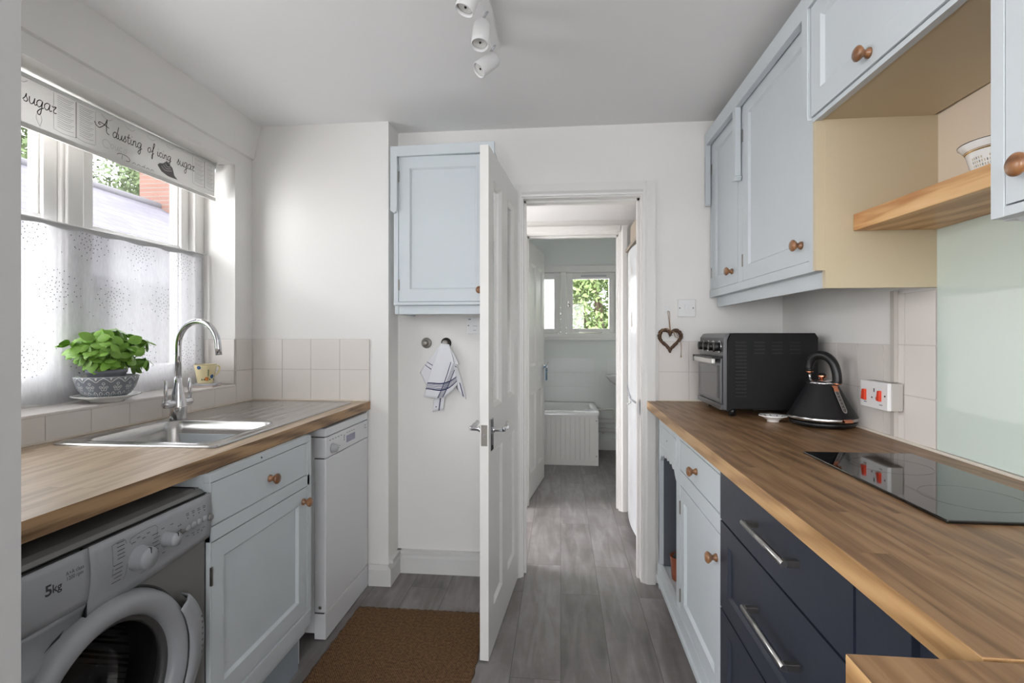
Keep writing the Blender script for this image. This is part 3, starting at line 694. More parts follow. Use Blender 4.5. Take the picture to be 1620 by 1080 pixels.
for k in range(4):
    x = 0.508 + k * 0.0195; z = 0.771 + 0.001 * k
    MB().lathe([(0.0085, 0), (0.0085, 0.004), (0.006, 0.0065), (0.0001, 0.007)], (x, cpt(x, z, 0)[1] - 0.002, z), '-y', 14).build('button', SILVL, cp)
for x, r in ((0.489, 0.006), (0.588, 0.009)):
    MB().lathe([(r, 0), (r, 0.005), (r * 0.7, 0.008), (0.0001, 0.009)], (x, cpt(x, 0.771, 0)[1] - 0.002, 0.771), '-y', 14).build('button', SILV, cp)
mb = MB(); rnd = random.Random(3)
def dash(x, z, w, h=0.0014): a = [cpt(x, z), cpt(x + w, z), cpt(x + w, z + h), cpt(x, z + h)]; mb.quad(*a)
for k in range(5): dash(0.298 + (k % 2) * 0.004, 0.735 + k * 0.009, 0.022 - 0.003 * (k % 2))
for k in range(5): dash(0.308, 0.782 + k * 0.008, 0.018)
for k in range(7): dash(0.398 + (k % 2) * 0.004, 0.742 + k * 0.009, 0.018)
for k in range(4): dash(0.345 + k * 0.013, 0.800 + (k % 2) * 0.006, 0.009)
for a in ((0.425, 0.800), (0.452, 0.800), (0.43, 0.742), (0.462, 0.746), (0.47, 0.75)): dash(a[0], a[1], 0.009)
for k in range(4):
    x = 0.508 + k * 0.0195; dash(x - 0.005, 0.803, 0.010); dash(x - 0.005, 0.807, 0.010); dash(x - 0.0015, 0.795, 0.003, 0.003); dash(x - 0.005, 0.752, 0.009)
for k in range(4): dash(0.474, 0.752 + k * 0.012, 0.007); dash(0.482, 0.752 + k * 0.012, 0.003, 0.003)
for k in range(3): dash(0.53 + k * 0.014, 0.745, 0.003, 0.003)
for pts in ([(0.297, 0.815), (0.297, 0.775), (0.305, 0.772)], [(0.297, 0.815), (0.325, 0.818), (0.331, 0.806)], [(0.345, 0.798), (0.343, 0.812), (0.41, 0.816), (0.41, 0.79)], [(0.372, 0.722), (0.40, 0.727), (0.412, 0.742)], [(0.297, 0.768), (0.297, 0.75)], [(0.332, 0.762), (0.331, 0.74), (0.325, 0.732)]):
    mb.stroke(smooth(pts, 3), 0.0007, cpt)
mb.build('printed_markings', INK, cp)
# porthole door
wd_ = MB()
prof = [(0.158, -0.02), (0.16, 0.012), (0.166, 0.022), (0.178, 0.031), (0.192, 0.033), (0.203, 0.028), (0.21, 0.016), (0.213, 0.0)]
wd_.lathe(prof, (CX, 0, CZ_), '-y', 72, cap=False)
pd = wd_.build('porthole_door', SILVL, wm)
MB().lathe([(0.213, 0.0), (0.219, 0.001), (0.2195, -0.002)], (CX, 0, CZ_), '-y', 72, cap=False).build('door_gap', BLACK, pd)
MB().lathe([(0.157, 0.006), (0.15, -0.002), (0.135, -0.05), (0.118, -0.10), (0.07, -0.118), (0.0001, -0.122)], (CX, 0, CZ_), '-y', 64, cap=False).build('door_glass', DARKGL, pd)
MB().lathe([(0.1585, 0.008), (0.15, 0.004), (0.146, -0.006), (0.152, -0.01)], (CX, 0, CZ_), '-y', 64, cap=False).build('inner_ring', mat('ring_dark', (70, 70, 71), 0.3), pd)
MB().lathe([(0.165, 0.0), (0.168, -0.03), (0.155, -0.05), (0.16, -0.09), (0.168, -0.1)], (CX, 0, CZ_), '-y', 64, cap=False).build('door_seal', mat('rubber_grey', (72, 72, 74), 0.6), wm)
dm = brick_mat('drum_holes', (20, 20, 20), (26, 26, 26), (150, 150, 152), 0.012, 0.012, 0.0028, (0, 2), 0.35)
mb = MB().lathe([(0.168, -0.1), (0.23, -0.105), (0.235, -0.36), (0.0001, -0.362)], (CX, 0, CZ_), '-y', 48, cap=False)
drm = mb.build('drum', dm, wm)
for k in range(3):
    a = 2 * PI * k / 3 + 0.35
    mb = MB().tube([(CX + 0.215 * math.cos(a), 0.12, CZ_ + 0.215 * math.sin(a)), (CX + 0.205 * math.cos(a), 0.35, CZ_ + 0.205 * math.sin(a))], 0.03, 10)
    mb.build('paddle', mat('paddle_grey', (60, 60, 62), 0.5), drm)
mb = MB(); A = [math.radians(d) for d in range(-32, 33, 4)]
n = len(A); o = len(mb.v)
for i, a in enumerate(A):
    t = i / (n - 1); bulge = 0.019 * math.sin(PI * t)
    for r, y in ((0.195, -0.036), (0.219, -0.037), (0.233 + bulge * 0.9, -0.030), (0.236 + bulge, -0.008)):
        mb.v.append((CX + r * math.cos(a), y, CZ_ + 0.0 + r * math.sin(a)))
for i in range(n - 1):
    for j in range(3): a = o + i * 4 + j; mb.face((a, a + 1, a + 5, a + 4), 0, True)
hd = mb.build('door_handle', SILVL, pd, solid=0.004)
mb = MB()
for k in range(7): mb.box(CX + 0.238, CX + 0.243, -0.0345, -0.0315, CZ_ - 0.045 + k * 0.015, CZ_ - 0.040 + k * 0.015)
mb.build('handle_dimples', SILV, hd)

# ================================================================== LEFT: sink base cabinet
cab = thing('base_cabinet', 'light blue base cabinet between washing machine and dishwasher, below the sink', 'cabinet', (-0.93, 1.265, 0.0), PI / 2)
CW = 0.672
mb = MB()
CF = 0.537
mb.box(0, 0.018, 0.02, 0.6, 0.14, 0.878).box(CF - 0.018, CF, 0.02, 0.6, 0.14, 0.878).box(0.018, CF - 0.018, 0.02, 0.6, 0.14, 0.158).box(0.018, CF - 0.018, 0.582, 0.6, 0.158, 0.72)
mb.build('carcass', BLUE, cab)
mb = MB()
mb.box(0, CF, 0, 0.02, 0.855, 0.879).box(0, CF, 0, 0.02, 0.695, 0.735).box(0.518, CF, 0, 0.02, 0.20, 0.855).box(0, CF, -0.004, 0.02, 0.178, 0.232).box(0, 0.004, 0, 0.02, 0.232, 0.855)
mb.build('face_frame', BLUE, cab, bevel=0.0015)
df = slab(MB(), 0.006, 0.516, 0.738, 0.853, 0.001, 0.02, [], 0).build('drawer', BLUE, cab, bevel=0.001); knob(df, 0.278, 0.001, 0.790)
dd = slab(MB(), 0.006, 0.515, 0.236, 0.692, 0.001, 0.02, [(0.056, 0.460, 0.292, 0.640)], 0.009, 0.008).build('door', BLUE, cab); knob(dd, 0.490, 0.001, 0.645)
hinge(dd, 0.003, 0.0, 0.58)
MB().box(-0.002, CF, 0.045, 0.06, 0.0, 0.178).build('plinth', mat('blue_plinth', (150, 160, 168), 0.5), cab)
MB().box(CF, CF + 0.011, 0.0, 0.55, 0.2, 0.876).box(CF, CF + 0.011, 0.047, 0.55, 0.02, 0.2).build('end_panel', BLUE, cab)
MB().lathe([(0.003, 0), (0.003, 0.0012)], (0.232, 0.0, 0.868), '-y', 8).build('screw_hole', INK, cab)

# ================================================================== LEFT: slimline dishwasher
dw = thing('dishwasher', 'white slimline dishwasher at the far end of the left worktop', 'dishwasher', (-0.955, 1.985, 0.0), PI / 2)
DWW = 0.452
MB().box(0.0, DWW, 0.05, 0.56, 0.03, 0.828).build('casing', APPL, dw)
MB().box(0.0, DWW, 0.0, 0.56, 0.833, 0.868).build('top_cover', APPL, dw, bevel=0.004)
cpn = MB().box(0, DWW, 0.0, 0.052, 0.745, 0.830).build('control_panel', APPL, dw, bevel=0.004)
MB().box(0, DWW, 0.001, 0.05, 0.113, 0.742).build('door', APPL, dw, bevel=0.004)
MB().box(0, DWW, 0.001, 0.05, 0.004, 0.108).build('plinth', APPL, dw, bevel=0.002)
MB().box(0.002, DWW - 0.002, 0.01, 0.049, 0.004, 0.832).build('shadow_gap', mat('gap_grey', (70, 70, 74), 0.6), dw)
mb = MB().lathe([(0.021, 0), (0.021, 0.004), (0.018, 0.006), (0.0165, 0.02), (0.0001, 0.022)], (0.058, 0, 0.776), '-y', 32).build('dial', APPLG, cpn)
MB().box(0.198, 0.292, -0.0008, 0.002, 0.770, 0.800).build('display', mat('display_lilac', (150, 150, 172), 0.2), cpn)
mb = MB()
for k in range(3): mb.lathe([(0.003, 0), (0.003, 0.001)], (0.175, 0, 0.787 + 0.009 * k), '-y', 8)
for k in range(5): mb.box(0.03 + k * 0.027, 0.042 + k * 0.027, -0.0006, 0.0, 0.812, 0.8145)
for k in range(4): mb.box(0.092 + k * 0.012, 0.098 + k * 0.012, -0.0006, 0.0, 0.762 + 0.008 * (k % 2), 0.764 + 0.008 * (k % 2))
for k in range(4): mb.box(0.20 + k * 0.025, 0.213 + k * 0.025, -0.0006, 0.0, 0.812, 0.814)
text_into(mb, 'A+', 0.014, lambda x, y: (0.405 + x, -0.0006, 0.806 + y)); mb.box(0.408, 0.414, -0.0006, 0, 0.795, 0.799); mb.box(0.422, 0.428, -0.0006, 0, 0.795, 0.799)
mb.build('printed_markings', INK, cpn)
MB().lathe([(0.007, 0), (0.007, 0.001), (0.004, 0.002)], (-0.0005, 0.025, 0.135), '-x', 12).build('side_screw', NICKEL, dw)

# ================================================================== SINK + TAP
sk = thing('kitchen_sink', 'brushed stainless steel sink and ribbed drainer set into the left worktop', 'sink', (-1.27, 1.885, 0.92), math.radians(0.6))
sx0, sx1, sy0, sy1 = -0.262, 0.262, -0.505, 0.505
bx0, bx1, by0, by1 = -0.205, 0.205, -0.455, -0.088
def rr(x0, x1, y0, y1, r, n=6):
    out = []
    for cx, cy, a0 in ((x1 - r, y1 - r, 0), (x0 + r, y1 - r, 90), (x0 + r, y0 + r, 180), (x1 - r, y0 + r, 270)):
        for k in range(n + 1):
            a = math.radians(a0 + 90 * k / n); out.append((cx + r * math.cos(a), cy + r * math.sin(a)))
    return out
mb = MB(); n = 28
rings = []
def addring(pts, z):
    o = len(mb.v); mb.v.extend([(x, y, z) for x, y in pts]); return o
R = [(rr(sx0, sx1, sy0, sy1, 0.02), 0.001), (rr(sx0 + 0.002, sx1 - 0.002, sy0 + 0.002, sy1 - 0.002, 0.02), 0.0055), (rr(sx0 + 0.012, sx1 - 0.012, sy0 + 0.012, sy1 - 0.012, 0.02), 0.0055), (rr(sx0 + 0.018, sx1 - 0.018, sy0 + 0.018, sy1 - 0.018, 0.02), 0.0030)]
os_ = [addring(p, z) for p, z in R]
for a, b in zip(os_[:-1], os_[1:]):
    for k in range(n): j = (k + 1) % n; mb.face((a + k, a + j, b + j, b + k), 0, True)
# deck with bowl hole and raised rim
B = [(rr(bx0 - 0.016, bx1 + 0.016, by0 - 0.016, by1 + 0.016, 0.05), 0.003), (rr(bx0 - 0.009, bx1 + 0.009, by0 - 0.009, by1 + 0.009, 0.047), 0.0065), (rr(bx0, bx1, by0, by1, 0.045), 0.002), (rr(bx0 + 0.006, bx1 - 0.006, by0 + 0.006, by1 - 0.006, 0.045), -0.03), (rr(bx0 + 0.014, bx1 - 0.014, by0 + 0.014, by1 - 0.014, 0.045), -0.13), (rr(bx0 + 0.035, bx1 - 0.035, by0 + 0.035, by1 - 0.035, 0.04), -0.155)]
ob = [addring(p, z) for p, z in B]
for a, b in zip(ob[:-1], ob[1:]):
    for k in range(n): j = (k + 1) % n; mb.face((a + k, a + j, b + j, b + k), 0, True)
mb.face([ob[-1] + k for k in range(n)], 0)
# deck surface: grid of quads outside the bowl, ribs on the drainer
ex0, ex1, ey0, ey1 = sx0 + 0.018, sx1 - 0.018, sy0 + 0.018, sy1 - 0.018
hx0, hx1, hy0, hy1 = bx0 - 0.016, bx1 + 0.016, by0 - 0.016, by1 + 0.016
z = 0.003
mb.quad((ex0, ey0, z), (ex1, ey0, z), (ex1, hy0, z), (ex0, hy0, z)); mb.quad((ex0, hy0, z), (hx0, hy0, z), (hx0, hy1, z), (ex0, hy1, z)); mb.quad((hx1, hy0, z), (ex1, hy0, z), (ex1, hy1, z), (hx1, hy1, z))
c4 = rr(hx0, hx1, hy0, hy1, 0.05)
for q, (cx, cy) in enumerate(((hx1, hy1), (hx0, hy1), (hx0, hy0), (hx1, hy0))):
    i0 = q * 7; o = len(mb.v); mb.v.append((cx, cy, z))
    for k in range(6): mb.face((o, ob[0] + i0 + k + 1, ob[0] + i0 + k), 0)
NXg, NYg = 84, 20; o = len(mb.v); ya = hy1 + 0.0
for i in range(NXg + 1):
    x = ex0 + (ex1 - ex0) * i / NXg
    for j in range(NYg + 1):
        y = ya + (ey1 - ya) * j / NYg; zz = z
        if j > 0 and j < NYg and x > -0.16:
            rib = max(0, math.cos((x - 0.01) * 2 * PI / 0.062)) ** 3; fade = min(1, (j) / 3.0) * min(1, (NYg - j) / 3.0)
            zz = z + 0.004 * rib * fade - 0.001 * fade
        mb.v.append((x, y, zz))
for i in range(NXg):
    for j in range(NYg):
        a = o + i * (NYg + 1) + j; mb.face((a, a + NYg + 1, a + NYg + 2, a + 1), 0, True)
mb.build('sink_basin', STEEL, sk)
mb = MB().lathe([(0.02, 0), (0.02, 0.003), (0.017, 0.004), (0.016, 0.001), (0.0001, 0.001)], (0.12, by1 - 0.009, -0.045), '-y', 24, mis=[0, 0, 0, 1])
for k in range(3):
    a = 2 * PI * k / 3 + PI / 2; mb.tube([(0.12, by1 - 0.013, -0.045), (0.12 + 0.017 * math.cos(a), by1 - 0.013, -0.045 + 0.017 * math.sin(a))], 0.003, 6)
mb.build('overflow', [CHROME, BLACK], sk)
MB().lathe([(0.045, 0), (0.04, 0.002), (0.036, -0.004), (0.0001, -0.006)], (0, (by0 + by1) / 2, -0.154), 'z', 24).build('waste', CHROME, sk)

tp = thing('mixer_tap', 'chrome swan-neck mixer tap with two levers behind the sink', 'tap', (-1.49, 1.845, 0.9235), 0)
mb = MB().lathe([(0.029, 0), (0.029, 0.05), (0.026, 0.075), (0.019, 0.11), (0.014, 0.135), (0.014, 0.16)], seg=28)
mb.build('tap_body', CHROME, tp)
pts = [(0, 0, 0.155), (0, 0, 0.25)] + [(0.093 - 0.093 * math.cos(a), 0.0, 0.285 + 0.095 * math.sin(a)) for a in [PI * k / 16 for k in range(0, 16)]] 
pts += [(0.187, 0, 0.278), (0.190, 0, 0.250)]
c_, s_ = math.cos(math.radians(-8)), math.sin(math.radians(-8))
MB().tube([(p[0] * c_, p[0] * s_, p[2]) for p in pts], 0.0115, 18).build('spout', CHROME, tp)
for sg in (-1, 1):
    mb = MB().lathe([(0.013, 0.0), (0.015, 0.02), (0.015, 0.048), (0.012, 0.058), (0.0001, 0.06)], (0, 0.012 * sg, 0.062), 'y', 18, M=Matrix.Rotation(0 if sg > 0 else PI, 3, 'Z'))
    h = mb.build('valve', CHROME, tp)
    y = sg * 0.062
    MB().tube([(0, y, 0.07), (0, y, 0.10), (0, y, 0.13), (0, y, 0.155)], [0.005, 0.008, 0.0065, 0.005], 12).build('lever', CHROME, h)

# ================================================================== WINDOW SILL THINGS
pc = (-1.622, 1.668)
sc_ = tag(MB().lathe([(0.0001, 0.002), (0.045, 0.0), (0.05, 0.001), (0.052, 0.006), (0.075, 0.015), (0.10, 0.024), (0.101, 0.027), (0.074, 0.019), (0.05, 0.011), (0.0001, 0.009)], seg=48).build('saucer', CERAM), 'white saucer under the patterned bowl on the window sill', 'saucer')
sc_.location = (pc[0], pc[1], 1.0115)
bz = 1.0115 + 0.0098
pb = thing('patterned_bowl', 'grey bowl with white scroll pattern holding the basil pot', 'bowl', (pc[0], pc[1], bz))
BP = [(0.0001, 0.0), (0.045, 0.0), (0.05, 0.006), (0.07, 0.02), (0.084, 0.042), (0.0925, 0.07), (0.0945, 0.083)]
mb = MB().lathe(BP + [(0.0915, 0.084), (0.089, 0.07), (0.08, 0.043), (0.066, 0.024), (0.046, 0.012), (0.0001, 0.01)], seg=64, mis=[0] * 6 + [1] * 6)
mb.build('bowl_body', [BOWLG, CERAM], pb)
def bowlmap(u, v):    # u metres round the rim, v height
    v = min(max(v, 0.004), 0.082); r = 0.05
    for (r0, h0), (r1, h1) in zip(BP[1:-1], BP[2:]):
        if h0 <= v <= h1: r = r0 + (r1 - r0) * (v - h0) / (h1 - h0)
    a = u / 0.09; r += 0.0006; return (r * math.cos(a), r * math.sin(a), v)
mb = MB(); per = 2 * PI * 0.09 / 14
def circ(cx, cy, r, n=12): return [(cx + r * math.cos(2 * PI * k / n), cy + r * math.sin(2 * PI * k / n)) for k in range(n + 1)]
for k in range(14):
    u = k * per
    mb.stroke(circ(u, 0.061, 0.0038), 0.0016, bowlmap); mb.stroke(circ(u - 0.009, 0.049, 0.0034), 0.0015, bowlmap); mb.stroke(circ(u + 0.009, 0.049, 0.0034), 0.0015, bowlmap); mb.stroke(circ(u, 0.047, 0.0036), 0.0015, bowlmap)
    mb.stroke([(u, 0.057), (u, 0.02)], 0.0014, bowlmap)
    for sg in (-1, 1):
        mb.stroke(smooth([(u, 0.04), (u + sg * 0.006, 0.036), (u + sg * 0.008, 0.044)], 4), 0.0014, bowlmap)
        mb.stroke(smooth([(u, 0.014), (u + sg * 0.012, 0.012), (u + sg * 0.017, 0.022), (u + sg * 0.012, 0.031), (u + sg * 0.006, 0.026), (u + sg * 0.01, 0.021)], 4), 0.0018, bowlmap)
    w = u + per / 2
    mb.stroke(smooth([(w - per / 2, 0.081), (w - 0.01, 0.074), (w, 0.066), (w + 0.01, 0.074), (w + per / 2, 0.081)], 4), 0.0022, bowlmap)
    mb.blob([(w - 0.004, 0.081), (w, 0.071), (w + 0.004, 0.081)], bowlmap)
mb.build('scroll_pattern', CERAM, pb)

bp_ = thing('potted_basil', 'bushy green basil plant in a small grey pot on the window sill', 'plant', (pc[0], pc[1], bz + 0.0105))
MB().lathe([(0.0001, 0), (0.042, 0), (0.057, 0.083), (0.060, 0.084), (0.062, 0.096), (0.059, 0.097), (0.055, 0.085), (0.0001, 0.083)], seg=40, mis=[0, 0, 0, 0, 0, 0, 1]).build('pot', [GREYPOT, SOIL], bp_)
rb = random.Random(11)
def leaf_mesh(mb, base, d, up, L, Wd, cup=0.25, mi=0):
    d = Vector(d).normalized(); sd = d.cross(Vector(up)).normalized(); nn = sd.cross(d)
    rows = [(0.0, 0.04), (0.08, 0.4), (0.22, 0.8), (0.42, 1.0), (0.62, 0.96), (0.8, 0.7), (0.93, 0.34), (1.0, 0.0)]; o = len(mb.v)
    for t, w in rows:
        c = Vector(base) + d * (L * t) - nn * (L * 0.28 * t * t)
        for s_ in (-1, -0.5, 0, 0.5, 1):
            p = c + sd * (Wd * 0.5 * w * s_) + nn * (cup * Wd * 0.5 * w * abs(s_) ** 1.3); mb.v.append(tuple(p))
    for i in range(len(rows) - 1):
        for j in range(4): a = o + i * 5 + j; mb.face((a, a + 1, a + 6, a + 5), mi, True)
lm, sm_ = MB(), MB()
for k in range(46):
    a = rb.uniform(0, 2 * PI); rr_ = rb.uniform(0.0, 0.045); lean = rb.uniform(0.05, 1.0)
    b0 = Vector((rr_ * math.cos(a), rr_ * math.sin(a), 0.083)); h = rb.uniform(0.05, 0.165) * (1.08 - 0.45 * lean)
    tip = b0 + Vector((math.cos(a) * 0.095 * lean, math.sin(a) * 0.105 * lean, h))
    mid = (b0 + tip) / 2 + Vector((math.cos(a) * 0.01, math.sin(a) * 0.01, 0.012))
    pts = smooth([tuple(b0), tuple(mid), tuple(tip)], 4); sm_.tube(pts, 0.0016, 6)
    for lev, t in enumerate((0.45, 0.75, 1.0)):
        P = Vector(pts[min(len(pts) - 1, int(t * (len(pts) - 1)))])
        n = (2, 3, 5)[lev]
        for q in range(n):
            b = rb.uniform(0, 2 * PI); el = rb.uniform(-1.15, 0.5) if lev == 2 else rb.uniform(-1.1, 0.1)
            dd_ = Vector((math.cos(b) * math.cos(el), math.sin(b) * math.cos(el), math.sin(el)))
            L = rb.uniform(0.034, 0.052)
            end = P + dd_ * L
            if end.x < -0.100 or P.x < -0.095: continue
            if P.z < 0.098 and end.z < 0.1: continue
            leaf_mesh(lm, P, dd_, (P.x * 13 + rb.uniform(-0.4, 0.4), P.y * 13 + rb.uniform(-0.4, 0.4), 0.75), L, L * rb.uniform(0.6, 0.74), -rb.uniform(0.1, 0.35))
lm.build('foliage', LEAF, bp_); sm_.build('stems', STEM, bp_)

# cup on coasters
cc = (-1.645, 2.205)
for k, (a, mt, lab) in enumerate(((0.25, mat('coaster_pink', (214, 196, 190), 0.5), 'pale pinkish square coaster, lower of the two under the painted cup'), (0.45, mat('coaster_grey', (190, 190, 196), 0.5), 'grey square coaster, upper of the two under the painted cup'))):
    o = MB().box(-0.05, 0.05, -0.05, 0.05, 0, 0.0075).build('coaster', mt, bevel=0.001); o.location = (cc[0] + 0.004 * k, cc[1] + 0.004 * k, 1.0115 + 0.0078 * k); o.rotation_euler = (0, 0, a); tag(o, lab, 'coaster', 'coasters under the painted cup')
cp_ = thing('painted_cup', 'cream cup with blue and orange flowers on coasters by the window', 'cup', (cc[0], cc[1], 1.0115 + 0.0157), 0.0)
CP = [(0.0001, 0), (0.032, 0), (0.033, 0.003), (0.037, 0.03), (0.042, 0.06), (0.047, 0.086)]
MB().lathe(CP + [(0.0465, 0.088), (0.0445, 0.087), (0.040, 0.06), (0.034, 0.02), (0.028, 0.006), (0.0001, 0.005)], seg=40, mis=[0] * 5 + [1, 1] + [0] * 5).build('cup_body', [CUPC, BROWN], cp_)
ca = math.radians(70)
def cupdir(a, r, z): return (r * math.cos(a), r * math.sin(a), z)
MB().tube([cupdir(ca, r, z) for r, z in smooth([(0.043, 0.072), (0.062, 0.079), (0.07, 0.066), (0.062, 0.045), (0.04, 0.03)], 5)], 0.0042, 10).build('cup_handle', CUPC, cp_)
def cupmap(a0):
    def f(u, v): r = 0.0332 + (0.047 - 0.0332) * v / 0.086 + 0.0006; return (r * math.cos(a0 + u / 0.04), r * math.sin(a0 + u / 0.04), v)
    return f
f = cupmap(math.radians(-37)); mb = MB()
def flower(cx, cz, r, mi):
    for k in range(6):
        a = 2 * PI * k / 6; mb.blob([(cx + 0.6 * r * math.cos(a) + 0.5 * r * math.cos(b), cz + 0.6 * r * math.sin(a) + 0.5 * r * math.sin(b)) for b in [2 * PI * j / 8 for j in range(8)]], f, mi)
flower(0.018, 0.032, 0.009, 0); flower(-0.006, 0.022, 0.009, 1); flower(-0.036, 0.074, 0.008, 0)
mb.stroke([(0.0, 0.01), (-0.002, 0.065)], 0.0012, f, 2)
for k in range(6): mb.blob([(-0.003, 0.036 + k * 0.005), (0.0, 0.040 + k * 0.005), (0.004, 0.036 + k * 0.005)], f, 2)
for x in (-0.02, 0.004, 0.028, -0.03): mb.blob([(x, 0.018), (x + 0.003, 0.024), (x + 0.008, 0.018), (x + 0.003, 0.014)], f, 2)
mb.build('painted_flowers', [PAINTB, PAINTO, PAINTG], cp_)

# cafe curtain
def curv(u, v):  # u = Y, v = Z
    fall = 1 - (v - 1.013) / 0.625
    w = 0.006 * math.sin(u * 23 + 1.1 * math.sin(v * 3)) + 0.005 * math.sin(u * 51 + 2 + v * 2) + 0.0025 * math.sin(u * 97 - v * 5)
    hem = 0.012 * max(0, 1 - (v - 1.013) / 0.06) * (0.5 + 0.5 * math.sin(u * 9 + 1))
    return (0.0 + w * (0.2 + 0.22 * fall) + 0.3 * hem, u, v)
def czb(u): return 1.0135 + 0.006 * (0.5 + 0.5 * math.sin(u * 14)) + 0.004 * math.sin(u * 31)
ct = thing('cafe_curtain', 'sheer white cafe curtain with clusters of grey dots across the lower window', 'curtain', (-1.728, 0, 0))
mb = MB(); nu, nv = 220, 26; y0, y1 = 0.80, 2.296
for i in range(nu + 1):
    u = y0 + (y1 - y0) * i / nu
    for j in range(nv + 1):
        v = czb(u) + (1.638 - czb(u)) * j / nv; mb.v.append(curv(u, v))
for i in range(nu):
    for j in range(nv): a = i * (nv + 1) + j; mb.face((a, a + nv + 1, a + nv + 2, a + 1), 0, True)
rd = random.Random(5)
def dot(u, v, r=0.0021):
    if not (y0 + 0.01 < u < y1 - 0.01 and 1.04 < v < 1.62): return
    mb.blob([tuple(Vector(curv(u + r * math.cos(a), v + r * math.sin(a))) + Vector((0.0008, 0, 0))) for a in [2 * PI * k / 8 for k in range(8)]], lambda *p: p, 1)
for (cu, cv) in ((1.586, 1.409), (1.812, 1.393), (2.055, 1.388), (1.935, 1.59), (2.175, 1.576), (1.478, 1.595), (1.478, 1.178), (1.941, 1.158), (2.195, 1.156), (1.711, 1.595), (1.35, 1.40), (1.70, 1.17), (1.1, 1.4), (1.0, 1.59), (1.23, 1.16), (0.92, 1.2)):
    for k in range(52):
        rr_ = min(abs(rd.gauss(0, 1)), 2.6) * 0.026; a = k * 2.39996; rr_ = 0.0085 * math.sqrt(k) + rd.uniform(-0.002, 0.002); 
        if k > 30: rr_ *= 1.25
        dot(cu + rr_ * math.cos(a), cv + rr_ * math.sin(a))
for k in range(190): dot(rd.uniform(y0, y1), rd.uniform(1.05, 1.62), 0.0018)
mb.build('sheer_panel', [CURT, DOT], ct)
mb = MB()
for i in range(nu + 1):
    u = y0 + (y1 - y0) * i / nu
    for v in (1.622 - 0.003 * math.sin(u * 40), 1.641): p = curv(u, v); mb.v.append((p[0] + 0.0012, p[1], p[2]))
for i in range(nu): mb.face((2 * i, 2 * i + 2, 2 * i + 3, 2 * i + 1), 0, True)
mb.build('top_hem', HEM, ct)
mb = MB()
for j in range(nv + 1):
    v = 1.02 + (1.638 - 1.02) * j / nv
    for u in (y1 - 0.012, y1): p = curv(u, v); mb.v.append((p[0] + 0.0012, p[1], p[2]))
for j in range(nv): mb.face((2 * j, 2 * j + 1, 2 * j + 3, 2 * j + 2), 0, True)
mb.build('side_hem', HEM, ct)
MB().tube([(0.006, 0.785, 1.640), (0.008, 1.5, 1.637), (0.006, 2.318, 1.643)], 0.0025, 8).build('curtain_wire', PLAST, ct)

# roller blind
BX = -1.655
rbnd = thing('roller_blind', 'rolled-down strip of blind printed with baking words and recipe pages', 'blind', (BX, 0, 0))
MB().tube([(-0.016, 0.80, 2.052), (-0.016, 2.290, 2.060)], 0.015, 18).build('roller_tube', PLAST, rbnd)
MB().box(-0.036, 0.0, 2.293, 2.298, 2.035, 2.082).build('bracket', PLAST, rbnd)
def bz_(u): return 1.900 + (u - 1.41) * 0.018
mb = MB(); nn_ = 30
for i in range(nn_ + 1):
    u = 0.802 + (2.281 - 0.802) * i / nn_
    for (x, v) in ((-0.016, bz_(u) + 0.167), (-0.006, bz_(u) + 0.160), (0.0, bz_(u) + 0.146), (0.0, bz_(u) + 0.0)): mb.v.append((x, u, v))
for i in range(nn_):
    for j in range(3): a = i * 4 + j; mb.face((a, a + 1, a + 5, a + 4), 0, True)
fab = mb.build('blind_fabric', BLINDM, rbnd)
MB().prism([(-0.003, bz_(1.5) - 0.008), (0.003, bz_(1.5) - 0.008), (0.003, bz_(1.5) + 0.008), (-0.003, bz_(1.5) + 0.008)], 'y', 0.802, 2.285).build('bottom_bar', mat('blind_bar', (216, 214, 210), 0.6), rbnd).rotation_euler = (0, 0, 0)
